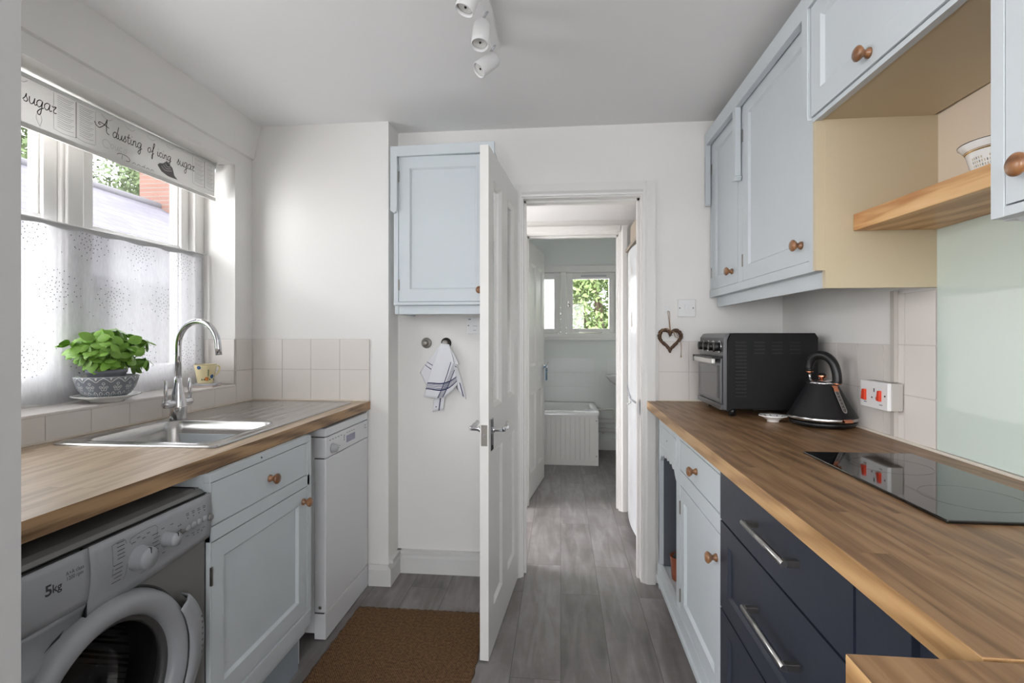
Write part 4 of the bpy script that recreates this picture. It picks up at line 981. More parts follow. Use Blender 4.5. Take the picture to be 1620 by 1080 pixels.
GL = {
 'a': ([[(0.85, 0.95), (0.5, 1.02), (0.15, 0.7), (0.1, 0.25), (0.35, 0.0), (0.65, 0.25), (0.9, 0.95)], [(0.9, 0.95), (0.78, 0.3), (0.92, 0.02), (1.15, 0.2)]], 1.05),
 'd': ([[(0.85, 0.85), (0.5, 1.02), (0.15, 0.7), (0.1, 0.25), (0.35, 0.0), (0.65, 0.25), (0.9, 0.9)], [(1.2, 2.1), (0.95, 1.0), (0.78, 0.3), (0.92, 0.02), (1.15, 0.2)]], 1.05),
 'u': ([[(0.12, 0.95), (0.1, 0.3), (0.3, 0.0), (0.6, 0.2), (0.85, 0.95)], [(0.85, 0.95), (0.75, 0.3), (0.9, 0.02), (1.1, 0.2)]], 1.02),
 's': ([[(0.0, 0.2), (0.3, 0.6), (0.5, 1.15), (0.47, 0.75), (0.65, 0.35), (0.45, 0.02), (0.08, 0.1)]], 0.78),
 't': ([[(0.5, 1.7), (0.3, 0.9), (0.25, 0.2), (0.42, 0.0), (0.7, 0.2)], [(0.02, 1.08), (0.4, 1.05), (0.75, 1.12)]], 0.7),
 'i': ([[(0.25, 0.95), (0.15, 0.3), (0.3, 0.0), (0.55, 0.2)], [(0.36, 1.42), (0.42, 1.52)]], 0.55),
 'n': ([[(0.2, 0.95), (0.1, 0.0)], [(0.12, 0.4), (0.4, 0.9), (0.68, 0.9), (0.65, 0.2), (0.8, 0.0), (1.05, 0.2)]], 1.0),
 'g': ([[(0.85, 0.95), (0.5, 1.02), (0.15, 0.7), (0.1, 0.25), (0.35, 0.0), (0.65, 0.25), (0.88, 0.9)], [(0.9, 0.95), (0.75, 0.0), (0.6, -0.85), (0.35, -1.1), (0.15, -0.8), (0.5, -0.3), (1.05, 0.1)]], 1.05),
 'o': ([[(0.6, 1.0), (0.2, 0.75), (0.1, 0.25), (0.4, 0.0), (0.75, 0.3), (0.8, 0.8), (0.6, 1.0)]], 0.95),
 'f': ([[(0.0, 0.2), (0.45, 0.9), (0.85, 1.9), (0.68, 2.15), (0.5, 1.6), (0.35, 0.2), (0.25, -0.9), (0.08, -0.95), (0.2, -0.2), (0.65, 0.15)]], 0.8),
 'c': ([[(0.75, 0.8), (0.55, 1.0), (0.2, 0.75), (0.1, 0.3), (0.35, 0.0), (0.72, 0.2)]], 0.78),
 'r': ([[(0.1, 0.95), (0.3, 0.82), (0.75, 0.98), (0.38, 0.4), (0.42, 0.05), (0.8, 0.1)]], 0.8),
 'A': ([[(-1.7, 1.35), (-1.4, 0.85), (-0.9, 0.65), (-0.4, 0.95), (0.2, 1.6), (0.55, 2.45)], [(0.55, 2.45), (0.45, 1.2), (0.5, 0.3), (0.95, 0.12)], [(-0.6, 1.2), (-1.0, 1.25), (-0.8, 1.55), (-0.2, 1.5), (0.9, 1.15)]], 1.2),
}
def bl(u, v): return (0.0008, u, v + bz_(u) - 1.90)
def script(mb, txt, u, v, s, w, mi=0):
    for ch in txt:
        if ch == ' ': u += 0.6 * s; continue
        st, adv = GL[ch]
        for p in st: mb.stroke([(u + a * s, v + b * s) for a, b in smooth(p, 4)], w, bl, mi)
        u += adv * s
    return u
vb = 1.979
for word, u, v, sz in (('A', 1.690, vb, 0.0225), ('dusting', 1.725, vb, 0.0215), ('of', 1.884, vb, 0.0205), ('icing', 1.932, vb, 0.0195), ('sugar', 2.040, vb, 0.0225), ('sugar', 1.410, 1.976, 0.0225), ('icing', 1.27, vb, 0.0225), ('of', 1.2, vb, 0.0225)):
    mb = MB(); script(mb, word, u, v, sz, 0.0029); mb.build('printed_word', INK, fab)
mb = MB()
mb.stroke(smooth([(1.744, 1.922), (1.757, 1.929), (1.785, 1.928), (1.80, 1.92), (1.797, 1.911), (1.782, 1.909)], 4), 0.0025, bl, 1)
mb.stroke([(1.768, 1.926), (1.764, 1.910)], 0.0018, bl, 1)
for k in range(5): mb.stroke(smooth([(1.812 + k * 0.022, 1.908), (1.82 + k * 0.022, 1.914), (1.828 + k * 0.022, 1.909)], 4), 0.002, bl, 1)
mb.stroke([(1.868, 1.908), (1.872, 1.922)], 0.0018, bl, 1)
mb.build('printed_word', [INK, mat('ink_mid', (112, 108, 108), 0.7)], fab)
mb = MB()
mb.blob([(1.935, 1.943), (1.945, 1.953), (1.965, 1.958), (1.985, 1.975), (1.995, 1.966), (2.015, 1.955), (2.022, 1.938), (2.026, 1.925), (2.045, 1.912), (1.99, 1.912), (1.955, 1.922)], bl, 1)
for k in range(3): mb.stroke(smooth([(1.955 + k * 0.010, 1.945 + k * 0.0075), (1.975 + k * 0.006, 1.932 + k * 0.0095), (2.012 - k * 0.004, 1.940 + k * 0.0075)], 4), 0.0022, lambda u, v: (0.0014, u, v + bz_(u) - 1.9), 3)
mb.build('printed_cream_swirl', [INK, mat('ink_mid', (112, 108, 108), 0.7), INKL, BLINDM], fab)
def book(u0, um, u1, extra):
    mb = MB()
    t, b = 2.046, 1.926
    for p in ([(u0, t), (u0, b)], [(u1, t), (u1, b)]): mb.stroke(p, 0.0009, bl, 1)
    mb.stroke([(um, t), (um, b - 0.004)], 0.0022, bl, 0)
    for a, c in ((u0, um), (um, u1)): mb.stroke(smooth([(a, b), (a + (c - a) * 0.4, b - 0.006), (c, b - 0.003)], 4), 0.0009, bl, 1)
    for k in range(16):
        z_ = t - 0.006 - k * 0.0068
        for a, c in ((u0, um), (um, u1)):
            mb.stroke(smooth([(a + 0.012, z_), (a + (c - a) * 0.55, z_ - 0.003 + 0.001 * math.sin(k * 2)), (c - 0.008 - 0.006 * ((k * 7) % 3), z_ - 0.001)], 3), 0.0010, bl, 1)
    mb.build('printed_recipe_book', [INK, mat('ink_mid', (112, 108, 108), 0.7), INKL, BLINDM], fab)
book(1.506, 1.583, 1.656, 0); book(2.134, 2.212, 2.278, 0); book(0.9, 0.975, 1.05, 0)
mb = MB()
for k in range(9):
    u = 1.42 + k * 0.1
    if 1.48 < u < 1.66 or u > 2.1: continue
    mb.stroke(smooth([(u - 0.04, 2.045), (u - 0.03, 2.037), (u - 0.01, 2.033), (u + 0.005, 2.043)], 4), 0.002, bl, 2)
mb.stroke(smooth([(1.72, 1.945), (1.70, 1.96), (1.684, 1.95), (1.69, 1.932), (1.71, 1.93)], 4), 0.0016, bl, 2)
for k, a in enumerate('oucol'):
    if a in GL: script(mb, a if a in 'ouc' else 'i', 1.715 + 0.019 * k, 1.935, 0.017, 0.0014, 2)
mb.stroke(smooth([(1.462, 1.915), (1.45, 1.94), (1.458, 1.957), (1.468, 1.94), (1.462, 1.915)], 5), 0.0016, bl, 2)
mb.build('faint_lettering', [INK, mat('ink_mid', (112, 108, 108), 0.7), INKL, BLINDM], fab)

# ================================================================== BACK WALL THINGS
wc = thing('wall_cabinet', 'light blue wall cabinet with shaped frame in the recess behind the open door', 'cabinet', (-0.789, 2.29, 1.345), 0)
CWW = 0.488
MB().box(0.004, CWW - 0.004, 0.036, 0.318, 0.045, 0.76).build('carcass', BLUE, wc)
mb = MB()
mb.prism([(0, 0.783), (0, 0.484), (0.012, 0.477), (0.018, 0.472), (0.032, 0.484), (0.032, 0.735), (CWW - 0.032, 0.742), (CWW - 0.032, 0.484), (CWW, 0.484), (CWW, 0.79)], 'y', -0.004, 0.020)
mb.build('fascia', BLUE, wc, bevel=0.002)
MB().box(0.012, 0.034, 0.012, 0.03, 0.045, 0.70).box(CWW - 0.034, CWW - 0.012, 0.012, 0.03, 0.045, 0.70).box(0.012, CWW - 0.012, 0.008, 0.03, 0.045, 0.060).build('frame_rail', BLUE, wc, bevel=0.0015)
wd1 = slab(MB(), 0.036, CWW - 0.036, 0.062, 0.738, 0.013, 0.035, [(0.087, CWW - 0.085, 0.118, 0.685)], 0.009, 0.008).build('door', BLUE, wc)
knob(wd1, CWW - 0.068, 0.013, 0.112); hinge(wd1, 0.036, 0.013, 0.115); hinge(wd1, 0.036, 0.013, 0.62)
MB().box(0.03, CWW - 0.02, 0.03, 0.05, 0.003, 0.045).box(0.012, 0.03, 0.028, 0.30, 0.003, 0.045).build('light_valance', BLUE, wc, bevel=0.0015)
lab = {0: 'round pewter wall knob to the left of the hanging tea towel', 1: 'round pewter wall knob carrying the tea towel'}
for k, x in enumerate((-0.703, -0.598)):
    hk = thing('wall_hook', lab[k], 'hook', (x, 2.61, 1.209), group='pewter wall knobs in the recess')
    MB().lathe([(0.026, 0.0), (0.028, 0.003), (0.026, 0.007), (0.018, 0.007), (0.014, 0.010)], seg=32, axis='-y').build('back_plate', DARKMET if k else mat('pewter', (150, 146, 140), 0.4, 0.6), hk)
    MB().lathe([(0.009, 0.009), (0.009, 0.02), (0.014, 0.024), (0.016, 0.03), (0.012, 0.035), (0.0001, 0.036)], seg=24, axis='-y').build('knob_head', mat('pewter', (150, 146, 140), 0.4, 0.6), hk)

# tea towel: four folds of cloth gathered at the knob
tw = thing('tea_towel', 'white tea towel with navy stripes hanging from the right wall knob', 'towel', (-0.598, 2.576, 1.209))
def T(px, py): return ((px - 707) * 0.0036, (541 - py) * 0.0033)
def fold(mb, quad, y, amp, freq, mi=0, n=18):
    """quad: four (x,z): topL, topR, bottomR, bottomL"""
    o = len(mb.v); fn = foldmap(quad, y, amp, freq)
    for i in range(n + 1):
        for j in range(n + 1): mb.v.append(fn(j / n, i / n))
    for i in range(n):
        for j in range(n): a = o + i * (n + 1) + j; mb.face((a, a + 1, a + n + 2, a + n + 1), mi, True)
    return fn
def foldmap(q, y, amp, freq):
    def f(u, v):
        tx = q[0][0] + (q[1][0] - q[0][0]) * u; tz = q[0][1] + (q[1][1] - q[0][1]) * u; bx = q[3][0] + (q[2][0] - q[3][0]) * u; bz__ = q[3][1] + (q[2][1] - q[3][1]) * u
        e = 0.006 * math.sin(v * PI) * (u - 0.5) * 2
        return (tx + (bx - tx) * v + e, y + amp * math.sin(u * freq + 1.5) * (0.3 + v) - 0.008 * math.sin(PI * min(1, v * 1.2)) * (0.3), tz + (bz__ - tz) * v)
    return f
mb = MB(); sm2 = MB()
q1 = [T(704, 546), T(712, 544), T(726, 612), T(675, 628)]   # main front fold (lower edge slopes)
q1 = [T(703, 543), T(713, 545), T(722, 605), T(675, 628)]
Q = {'left': [T(702, 543), T(708, 546), T(686, 620), T(670, 588)], 'back': [T(704, 548), T(712, 548), T(704, 646), T(688, 650)], 'right': [T(708, 543), T(714, 548), T(738, 630), T(722, 610)], 'rt2': [T(708, 545), T(715, 550), T(727, 574), T(716, 577)]}
fl = fold(mb, Q['left'], 0.004, 0.004, 5); fb = fold(mb, Q['back'], 0.010, 0.003, 4); fr_ = fold(mb, Q['right'], 0.006, 0.004, 6); fold(mb, Q['rt2'], 0.0, 0.003, 4)
# front fold as five-sided sheet: left edge, pointed bottom corners
FQ = [T(702, 541), T(714, 543), T(724, 606), T(676, 626)]
ff0 = foldmap(FQ, -0.008, 0.005, 7)
def ff(u, v):
    p = ff0(u, v); drop = (0.045 * math.sin(PI * u) ** 1.0 * (0.35 + u * 0.9)) * max(0, (v - 0.55) / 0.45) ** 1.0
    return (p[0] + 0.006 * v * u, p[1], p[2] - drop)
o = len(mb.v); n = 22
for i in range(n + 1):
    for j in range(n + 1): mb.v.append(ff(j / n, i / n))
for i in range(n):
    for j in range(n): a = o + i * (n + 1) + j; mb.face((a, a + 1, a + n + 2, a + n + 1), 0, True)
cl = mb.build('towel_cloth', CLOTH, tw, solid=0.0022)
st = MB(); off = lambda fn: (lambda u, v: tuple(Vector(fn(min(1, max(0, u)), min(1, max(0, v)))) + Vector((0, -0.0018, 0))))
def seg_(a, b, n=14): return [(a[0] + (b[0] - a[0]) * t / n, a[1] + (b[1] - a[1]) * t / n) for t in range(n + 1)]
for k, w in ((0, 0.022), (1, 0.010), (2, 0.010), (3, 0.010), (4, 0.022)):
    d = k * 0.026; st.stroke(seg_((0.0, 0.74 + d), (1.0, 0.80 + d)), w, off(ff))
    e = k * 0.038 + (0.012 if k in (0,) else 0); st.stroke(seg_((0.97 - (0.10 if k == 0 else 0) + 0.0, 0.42 + k * 0.05), (0.42 + e, 1.0)), w * 1.15, off(ff))
for v in (0.62, 0.72): st.stroke(seg_((0.0, v), (1.0, v - 0.16)), 0.018, off(fl))
st.stroke(seg_((0.62, 0.8), (0.62, 1.0)), 0.10, off(fb)); st.stroke(seg_((0.25, 0.93), (0.35, 0.93)), 0.02, off(fb))
for u in (0.2, 0.75): st.stroke(seg_((u, 0.72), (u, 1.0)), 0.10, off(fr_))
for v in (0.22, 0.40): st.stroke(seg_((0.3, v), (0.95, v - 0.02)), 0.02, off(fr_))
st.build('navy_stripes', NAVYST, cl)

# fused spur behind the door edge
fs = thing('fused_spur', 'white fused switch plate on the recess wall beside the open door edge', 'socket', (-0.487, 2.61, 1.257))
MB().box(0, 0.086, -0.010, 0, 0, 0.086).build('plate', PLAST, fs, bevel=0.002)
MB().box(0.03, 0.045, -0.013, -0.009, 0.05, 0.072).build('rocker', PLAST, fs, bevel=0.001)
mb = MB().lathe([(0.003, 0), (0.003, 0.001)], (0.009, -0.010, 0.043), '-y', 10)
mb.tube(smooth([(0.032, -0.0105, 0.038), (0.037, -0.0105, 0.041), (0.052, -0.0105, 0.041), (0.052, -0.0105, 0.036)], 3), 0.0006, 5); mb.box(0.034, 0.05, -0.0108, -0.01, 0.018, 0.0195); mb.box(0.009, 0.014, -0.0105, -0.01, 0.073, 0.078); mb.box(0.016, 0.021, -0.0105, -0.01, 0.073, 0.078)
mb.build('markings', INK, fs)
# light switch
lsw = thing('light_switch', 'white square light switch between the doorway and the blue wall cabinet', 'switch', (0.584, 2.61, 1.342))
MB().box(0, 0.087, -0.010, 0, 0, 0.087).build('plate', PLAST, lsw, bevel=0.003)
MB().box(0.033, 0.053, -0.013, -0.009, 0.028, 0.06).build('rocker', PLAST, lsw, bevel=0.001)
for x in (0.0095, 0.0745): MB().lathe([(0.003, 0), (0.003, 0.001)], (x, -0.010, 0.0435), '-y', 10).build('screw', INK, lsw)
# heart
ah = thing('adhesive_hook', 'small clear-white hook above the twig heart', 'hook', (0.535, 2.61, 1.365))
MB().box(-0.012, 0.012, -0.004, 0, -0.005, 0.03).build('hook_pad', PLAST, ah, bevel=0.003)
MB().tube([(0, -0.003, 0.006), (0, -0.012, -0.001), (0, -0.013, 0.008)], 0.0025, 8).build('hook_prong', PLAST, ah)
hw = thing('twig_heart', 'brown woven twig heart hanging from twine beside the door frame', 'heart decoration', (0.541, 2.596, 1.232))
mb = MB(); rh = random.Random(2)
def hrt(t, k=1.0): return (k * 0.0034 * 16 * math.sin(t) ** 3 + 0.004, k * 0.0037 * (13 * math.cos(t) - 5 * math.cos(2 * t) - 2 * math.cos(3 * t) - math.cos(4 * t)) - 0.0)
for q in range(7):
    ph = rh.uniform(0, 6.28); fr = rh.choice([5, 7, 9, 11]); pts = []
    for i in range(64):
        t = 2 * PI * i / 64; k = 0.97 + 0.11 * math.sin(fr * t + ph); x, z_ = hrt(t, k); pts.append((x, 0.005 * math.cos(fr * t + ph) - 0.001, z_))
    mb.tube(pts, 0.0045, 6, closed=True)
for q in range(26):
    t = rh.uniform(0, 2 * PI); x, z_ = hrt(t); a = rh.uniform(0, 6.28); mb.tube([(x, -0.004, z_), (x + 0.012 * math.cos(a), -0.010, z_ + 0.012 * math.sin(a))], [0.002, 0.0008], 5)
mb.build('twig_ring', TWIG, hw)
mb = MB(); mb.tube(smooth([(0.004, -0.004, 0.03), (0.0, -0.004, 0.07), (-0.006, 0.0, 0.131), (-0.002, -0.002, 0.137), (0.002, -0.003, 0.128), (0.002, -0.006, 0.08), (0.006, -0.008, 0.03)], 5), 0.0014, 6)
mb.tube(smooth([(0.0, -0.01, 0.04), (-0.012, -0.01, 0.052), (-0.034, -0.01, 0.046), (-0.052, -0.01, 0.022)], 5), 0.0018, 6)
mb.tube(smooth([(0.02, -0.01, 0.035), (0.028, -0.01, 0.01), (0.045, -0.01, 0.0), (0.056, -0.01, -0.03), (0.056, -0.01, -0.085)], 5), 0.0014, 6)
mb.tube(smooth([(0.01, -0.01, 0.038), (0.03, -0.012, 0.03), (0.04, -0.01, 0.01)], 4), 0.0014, 6)
mb.build('twine', TWINE, hw)
o = MB().lathe([(0.0001, 0), (0.003, 0.003), (0.0025, 0.008), (0.0001, 0.01)], (0.056, -0.01, -0.093), 'z', 10).build('twine_knot', TWINE, hw)

# ================================================================== RUG
rg = MB(); nr = 60
c4_ = [(-0.944, 2.236), (-0.336, 2.236), (-0.336, 0.95), (-0.944, 0.95)]
for i in range(nr + 1):
    for j in range(nr + 1):
        x = -0.918 + 0.60 * i / nr; y = 0.95 + 1.286 * j / nr
        e = (j in (0, nr)) * 0.003 * math.sin(i * 2.1) + 0
        xx = x + ((i in (0, nr)) * 0.003 * math.sin(j * 1.7)); rg.v.append((xx, y + e, 0.0105 + 0.0008 * math.sin(i * 0.9) * math.sin(j * 0.7)))
for i in range(nr):
    for j in range(nr): a = i * (nr + 1) + j; rg.face((a, a + nr + 1, a + nr + 2, a + 1), 0, True)
o = len(rg.v); ed = [(i, 0) for i in range(nr + 1)] + [(nr, j) for j in range(1, nr + 1)] + [(i, nr) for i in range(nr - 1, -1, -1)] + [(0, j) for j in range(nr - 1, 0, -1)]
for (i, j) in ed: p = rg.v[i * (nr + 1) + j]; rg.v.append((p[0], p[1], 0.0005))
for k in range(len(ed)):
    k2 = (k + 1) % len(ed); a = ed[k][0] * (nr + 1) + ed[k][1]; b = ed[k2][0] * (nr + 1) + ed[k2][1]; rg.face((a, o + k, o + k2, b))
tag(rg.build('doormat_rug', RUG), 'brown woven coir runner on the floor in front of the dishwasher', 'rug')

# ================================================================== CEILING SPOTS
tb = thing('spotlight_bar', 'white ceiling bar with adjustable cylindrical spotlights', 'ceiling light', (-0.236, 1.46, HC))
MB().box(-0.016, 0.016, -0.42, 0.385, -0.022, 0).build('bar', PLAST, tb, bevel=0.004)
def spot(y, aim, roll):
    MB().tube([(0, y, -0.021), (-0.006, y, -0.03), (-0.016, y, -0.045), (-0.02, y, -0.075)], 0.0045, 10).build('swivel_arm', CHROME, tb)
    d = Vector(aim).normalized(); q = d.to_track_quat('Z', 'Y').to_matrix()
    R_ = q; c = Vector((-0.02, y, -0.083))
    mb = MB().lathe([(0.0001, -0.03), (0.022, -0.03), (0.0275, -0.022), (0.0285, 0.0), (0.0285, 0.058), (0.026, 0.058), (0.0245, 0.052), (0.0245, 0.03), (0.0001, 0.03)], tuple(c), 'z', 36, M=R_)
    h = mb.build('spot_head', PLAST, tb)
    MB().lathe([(0.0235, 0.031), (0.0235, 0.048), (0.02, 0.05), (0.012, 0.047), (0.0001, 0.046)], tuple(c), 'z', 28, M=R_, cap=False).lathe([(0.004, 0.047), (0.003, 0.050), (0.0001, 0.051)], tuple(c), 'z', 12, mi=1, M=R_, cap=False).build('bulb', [mat('bulb_glass', (214, 214, 210), 0.15), DARKMET], h)
spot(0.355, (-0.62, -0.35, -0.62), 0); spot(0.165, (-0.05, -0.30, -1.0), 0); spot(-0.02, (-0.38, -0.10, -1.0), 0); spot(-0.30, (0.3, 0.1, -1), 0)

# ================================================================== RIGHT: base units (local x runs towards the camera, front faces -y local)
def RB(name, label, cat, X, Yfar): return thing(name, label, cat, (X, Yfar, 0.0), -PI / 2)
rc = RB('base_cabinet', 'light blue base cabinet with scalloped open niche, one drawer and one door', 'cabinet', 0.46, 2.445)
L_ = 0.925; DEP = 0.555
def ly(Y): return 2.445 - Y
mb = MB()
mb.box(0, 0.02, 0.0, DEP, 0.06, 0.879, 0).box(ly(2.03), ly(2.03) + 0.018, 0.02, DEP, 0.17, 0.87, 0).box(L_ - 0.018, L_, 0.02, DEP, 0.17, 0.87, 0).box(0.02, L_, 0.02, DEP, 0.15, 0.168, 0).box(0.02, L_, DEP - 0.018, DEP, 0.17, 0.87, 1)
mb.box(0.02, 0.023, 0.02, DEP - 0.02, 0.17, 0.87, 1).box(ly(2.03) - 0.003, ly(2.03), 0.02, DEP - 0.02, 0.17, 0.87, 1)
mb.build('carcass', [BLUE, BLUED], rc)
mb = MB()
mb.box(0, L_, 0, 0.02, 0.846, 0.879).box(0, L_, -0.004, 0.02, 0.118, 0.176).box(ly(2.075), ly(2.012), 0, 0.02, 0.176, 0.846).box(ly(2.012), L_, 0, 0.02, 0.672, 0.728).box(0.0, 0.014, 0, 0.02, 0.176, 0.846)
mb.build('face_frame', BLUE, rc, bevel=0.0015)
MB().box(0, L_, -0.012, -0.0, 0.10, 0.122).build('base_moulding', BLUE, rc, bevel=0.003)
MB().box(0, L_, 0.05, 0.07, 0.0, 0.15).build('plinth', mat('plinth_dark', (70, 72, 76), 0.7), rc)
# scalloped apron above the niche
a0, a1 = 0.014, ly(2.075); lo = []
n = 40
for i in range(n + 1):
    t = i / n; e = 0.025 * (2 * t - 1) ** 4 * 1.0; wv_ = -0.013 * abs(math.sin(t * PI * 7))
    zc_ = 0.716 - 0.0 - e * 2.2 + wv_ - 0.0
    lo.append((a0 + (a1 - a0) * t, zc_))
mb = MB().prism(lo + [(a1, 0.846), (a0, 0.846)], 'y', 0.002, 0.018)
ap = mb.build('scalloped_apron', BLUE, rc)
slab(MB(), a0 + 0.022, a1 - 0.004, 0.742, 0.834, -0.001, 0.003, [(a0 + 0.026, a1 - 0.008, 0.746, 0.830)], 0.0015, 0.002).lathe([(0.0028, 0), (0.0028, 0.0015)], ((a0 + a1) / 2, 0.0, 0.79), '-y', 8, mi=1).build('apron_panel', [BLUE, INK], ap)
d_ = slab(MB(), ly(2.008), ly(1.522), 0.732, 0.843, 0.001, 0.02, []).build('drawer', BLUE, rc); knob(d_, ly(1.775), 0.001, 0.785)
d_ = slab(MB(), ly(2.005), ly(1.522), 0.180, 0.669, 0.001, 0.02, [(ly(1.955), ly(1.575), 0.232, 0.617)], 0.010, 0.008).build('door', BLUE, rc); knob(d_, ly(1.552), 0.001, 0.590, 0.017); hinge(d_, ly(2.007), 0.0, 0.56); hinge(d_, ly(2.007), 0.0, 0.22)
# little bucket in the niche
bk = thing('metal_bucket', 'small copper-coloured bucket standing in the open niche', 'bucket', (0.527, 2.30, 0.168))
MB().lathe([(0.0001, 0), (0.032, 0), (0.036, 0.004), (0.043, 0.10), (0.045, 0.103), (0.043, 0.105), (0.040, 0.10), (0.032, 0.006), (0.0001, 0.005)], seg=32).build('bucket_body', TERRA, bk)
MB().tube([(0.0, 0.044 * math.cos(t), 0.098 + 0.055 * math.sin(t)) for t in [PI * k / 14 for k in range(15)]], 0.002, 8).build('bucket_handle', DARKMET, bk)
MB().lathe([(0.036, 0.085), (0.028, 0.11), (0.01, 0.118), (0.0001, 0.119)], seg=16).build('bucket_contents', mat('charcoal', (40, 38, 38), 0.9, bump=1, bscale=80), bk)

# navy drawer unit
nv = RB('drawer_unit', 'navy blue drawer unit with bar handles under the right worktop', 'drawer unit', 0.46, 1.516)
NL = 0.80
def ny(Y): return 1.516 - Y
MB().box(0.0, 0.018, 0.022, DEP, 0.13, 0.879).box(0.018, 0.672, DEP - 0.02, DEP, 0.13, 0.879).box(0.018, 0.672, 0.022, DEP - 0.02, 0.13, 0.15).box(0.654, 0.672, 0.022, DEP, 0.13, 0.879).build('carcass', NAVY, nv)
MB().box(0.674, NL, 0.001, 0.02, 0.02, 0.879).box(NL, NL + 0.03, 0.012, 0.5, 0.02, 0.879).build('filler_panel', NAVY, nv, bevel=0.001)
MB().box(0.0, NL, 0.05, 0.07, 0.0, 0.13).build('plinth', NAVY, nv)
def bar(parent, x0, x1, z):
    mb = MB().tube([(x0, -0.030, z), (x1, -0.030, z)], 0.0065, 14); h = mb.build('bar_handle', CHROME if False else STEEL, parent)
    for x in (x0 + 0.002, x1 - 0.016): MB().box(x, x + 0.014, -0.028, 0.001, z - 0.0065, z + 0.0065).build('handle_foot', NICKEL, h, bevel=0.001)
D = [(0.722, 0.876, []), (0.470, 0.716, [1]), (0.14, 0.464, [1])]
for k, (z0, z1, p) in enumerate(D):
    pn_ = [(0.064, 0.608, z0 + 0.052, z1 - 0.052)] if p else []
    d_ = slab(MB(), 0.002, 0.669, z0, z1, 0.0, 0.02, pn_, 0.008, 0.006).build('drawer', NAVY, nv); bar(d_, 0.268, 0.492, (0.806, 0.605, 0.36)[k])
# support for the corner worktop
o = tag(MB().box(0.36, 0.95, -0.1, 0.48, 0.0, 0.8785).build('base_cabinet', NAVY), 'navy base unit carrying the separate worktop corner', 'cabinet')

# hob
hb = tag(MB().box(0.673, 0.956, 0.953, 1.480, 0.9205, 0.9265).build('ceramic_hob', HOB, bevel=0.0015), 'narrow black ceramic hob set into the right worktop', 'hob')
mb = MB()
for cy in (1.09, 1.34): mb.stroke([(0.815 + 0.085 * math.cos(2 * PI * k / 48), cy + 0.085 * math.sin(2 * PI * k / 48)) for k in range(49)], 0.0012, lambda u, v: (u, v, 0.9267))
hz = mb.build('zone_ring', mat('zone_grey', (34, 34, 36), 0.15), hb)

# ================================================================== COUNTERTOP OVEN
ov = thing('countertop_oven', 'black countertop oven with four dials facing the room', 'oven', (0.668, 2.118, 0.9205), 0)
# local: x depth away from the room (front at x=0, slightly splayed), y width, z height
OW, OD, OH = 0.355, 0.352, 0.318
MB().prism([(0.0, 0.02), (0.03, 0.032), (OD - 0.0, 0.032), (OD, 0.32), (OD - 0.012, 0.338), (0.02, 0.338), (0.006, 0.31), (0.002, 0.2)], 'y', 0, OW).build('casing', BLACKM, ov, bevel=0.002)
mb = MB()
mb.prism([(-0.012, 0.026), (0.003, 0.026), (0.003, 0.31), (0.015, 0.338), (0.004, 0.336), (-0.010, 0.318), (-0.012, 0.245)], 'y', 0.002, OW - 0.002)
fr1 = mb.build('front_frame', OVENF, ov, bevel=0.002)
dr1 = MB().box(-0.020, -0.012, 0.012, OW - 0.012, 0.052, 0.236).build('oven_door', OVENF, ov, bevel=0.002)
MB().box(-0.0215, -0.0195, 0.055, OW - 0.055, 0.075, 0.200).build('door_glass', mat('oven_glass', (62, 62, 62), 0.08, 0.0, spec=0.8), dr1)
MB().box(-0.0212, -0.0195, 0.030, 0.055, 0.07, 0.205).build('door_trim', BLACK, dr1)
MB().box(-0.050, -0.036, 0.028, OW - 0.028, 0.212, 0.234).build('door_handle', mat('handle_satin', (190, 188, 184), 0.35, 0.8), dr1, bevel=0.003)
MB().box(-0.048, -0.014, 0.03, 0.05, 0.232, 0.240).box(-0.05, -0.014, 0.028, OW - 0.028, 0.2345, 0.2405).box(-0.05, -0.014, OW - 0.05, OW - 0.03, 0.212, 0.240).build('handle_bracket', BLACK, dr1)
MB().box(-0.022, 0.003, 0.004, OW - 0.004, 0.026, 0.048).build('crumb_tray', OVENF, ov, bevel=0.002)
for k in range(4):
    y = 0.048 + k * 0.078
    d_ = MB().lathe([(0.024, 0.0), (0.024, 0.004)], (-0.012, y, 0.282), '-x', 28).lathe([(0.019, 0.003), (0.018, 0.024), (0.0001, 0.025)], (-0.012, y, 0.282), '-x', 24, mi=1).build('dial', [CHROME, BLACK], ov)
mb = MB()
def slot(x0, x1, z): mb.box(x0, x1, -0.0008, 0.001, z, z + 0.0045, 0); mb.box(x0, x1, -0.0035, 0.0005, z + 0.0055, z + 0.0075, 1)
for k in range(16): slot(0.034, 0.078, 0.298 - k * 0.0145)
mb.build('vent_slots', [BLACK, BLACKM], ov)
for c in range(3):
    mb = MB()
    for k in range(4): slot(0.108 + c * 0.068, 0.148 + c * 0.068, 0.298 - k * 0.0145)
    mb.build('vent_slots', [BLACK, BLACKM], ov)
for x in (0.02, OD - 0.05):
    for y in (0.02, OW - 0.045): MB().lathe([(0.012, 0), (0.015, 0.034)], (x + 0.012, y + 0.012, 0.0), 'z', 16).build('foot', BLACK, ov)
MB().box(0.10, 0.26, -0.004, 0.0, 0.03, 0.036).build('bottom_lip', BLACKM, ov)

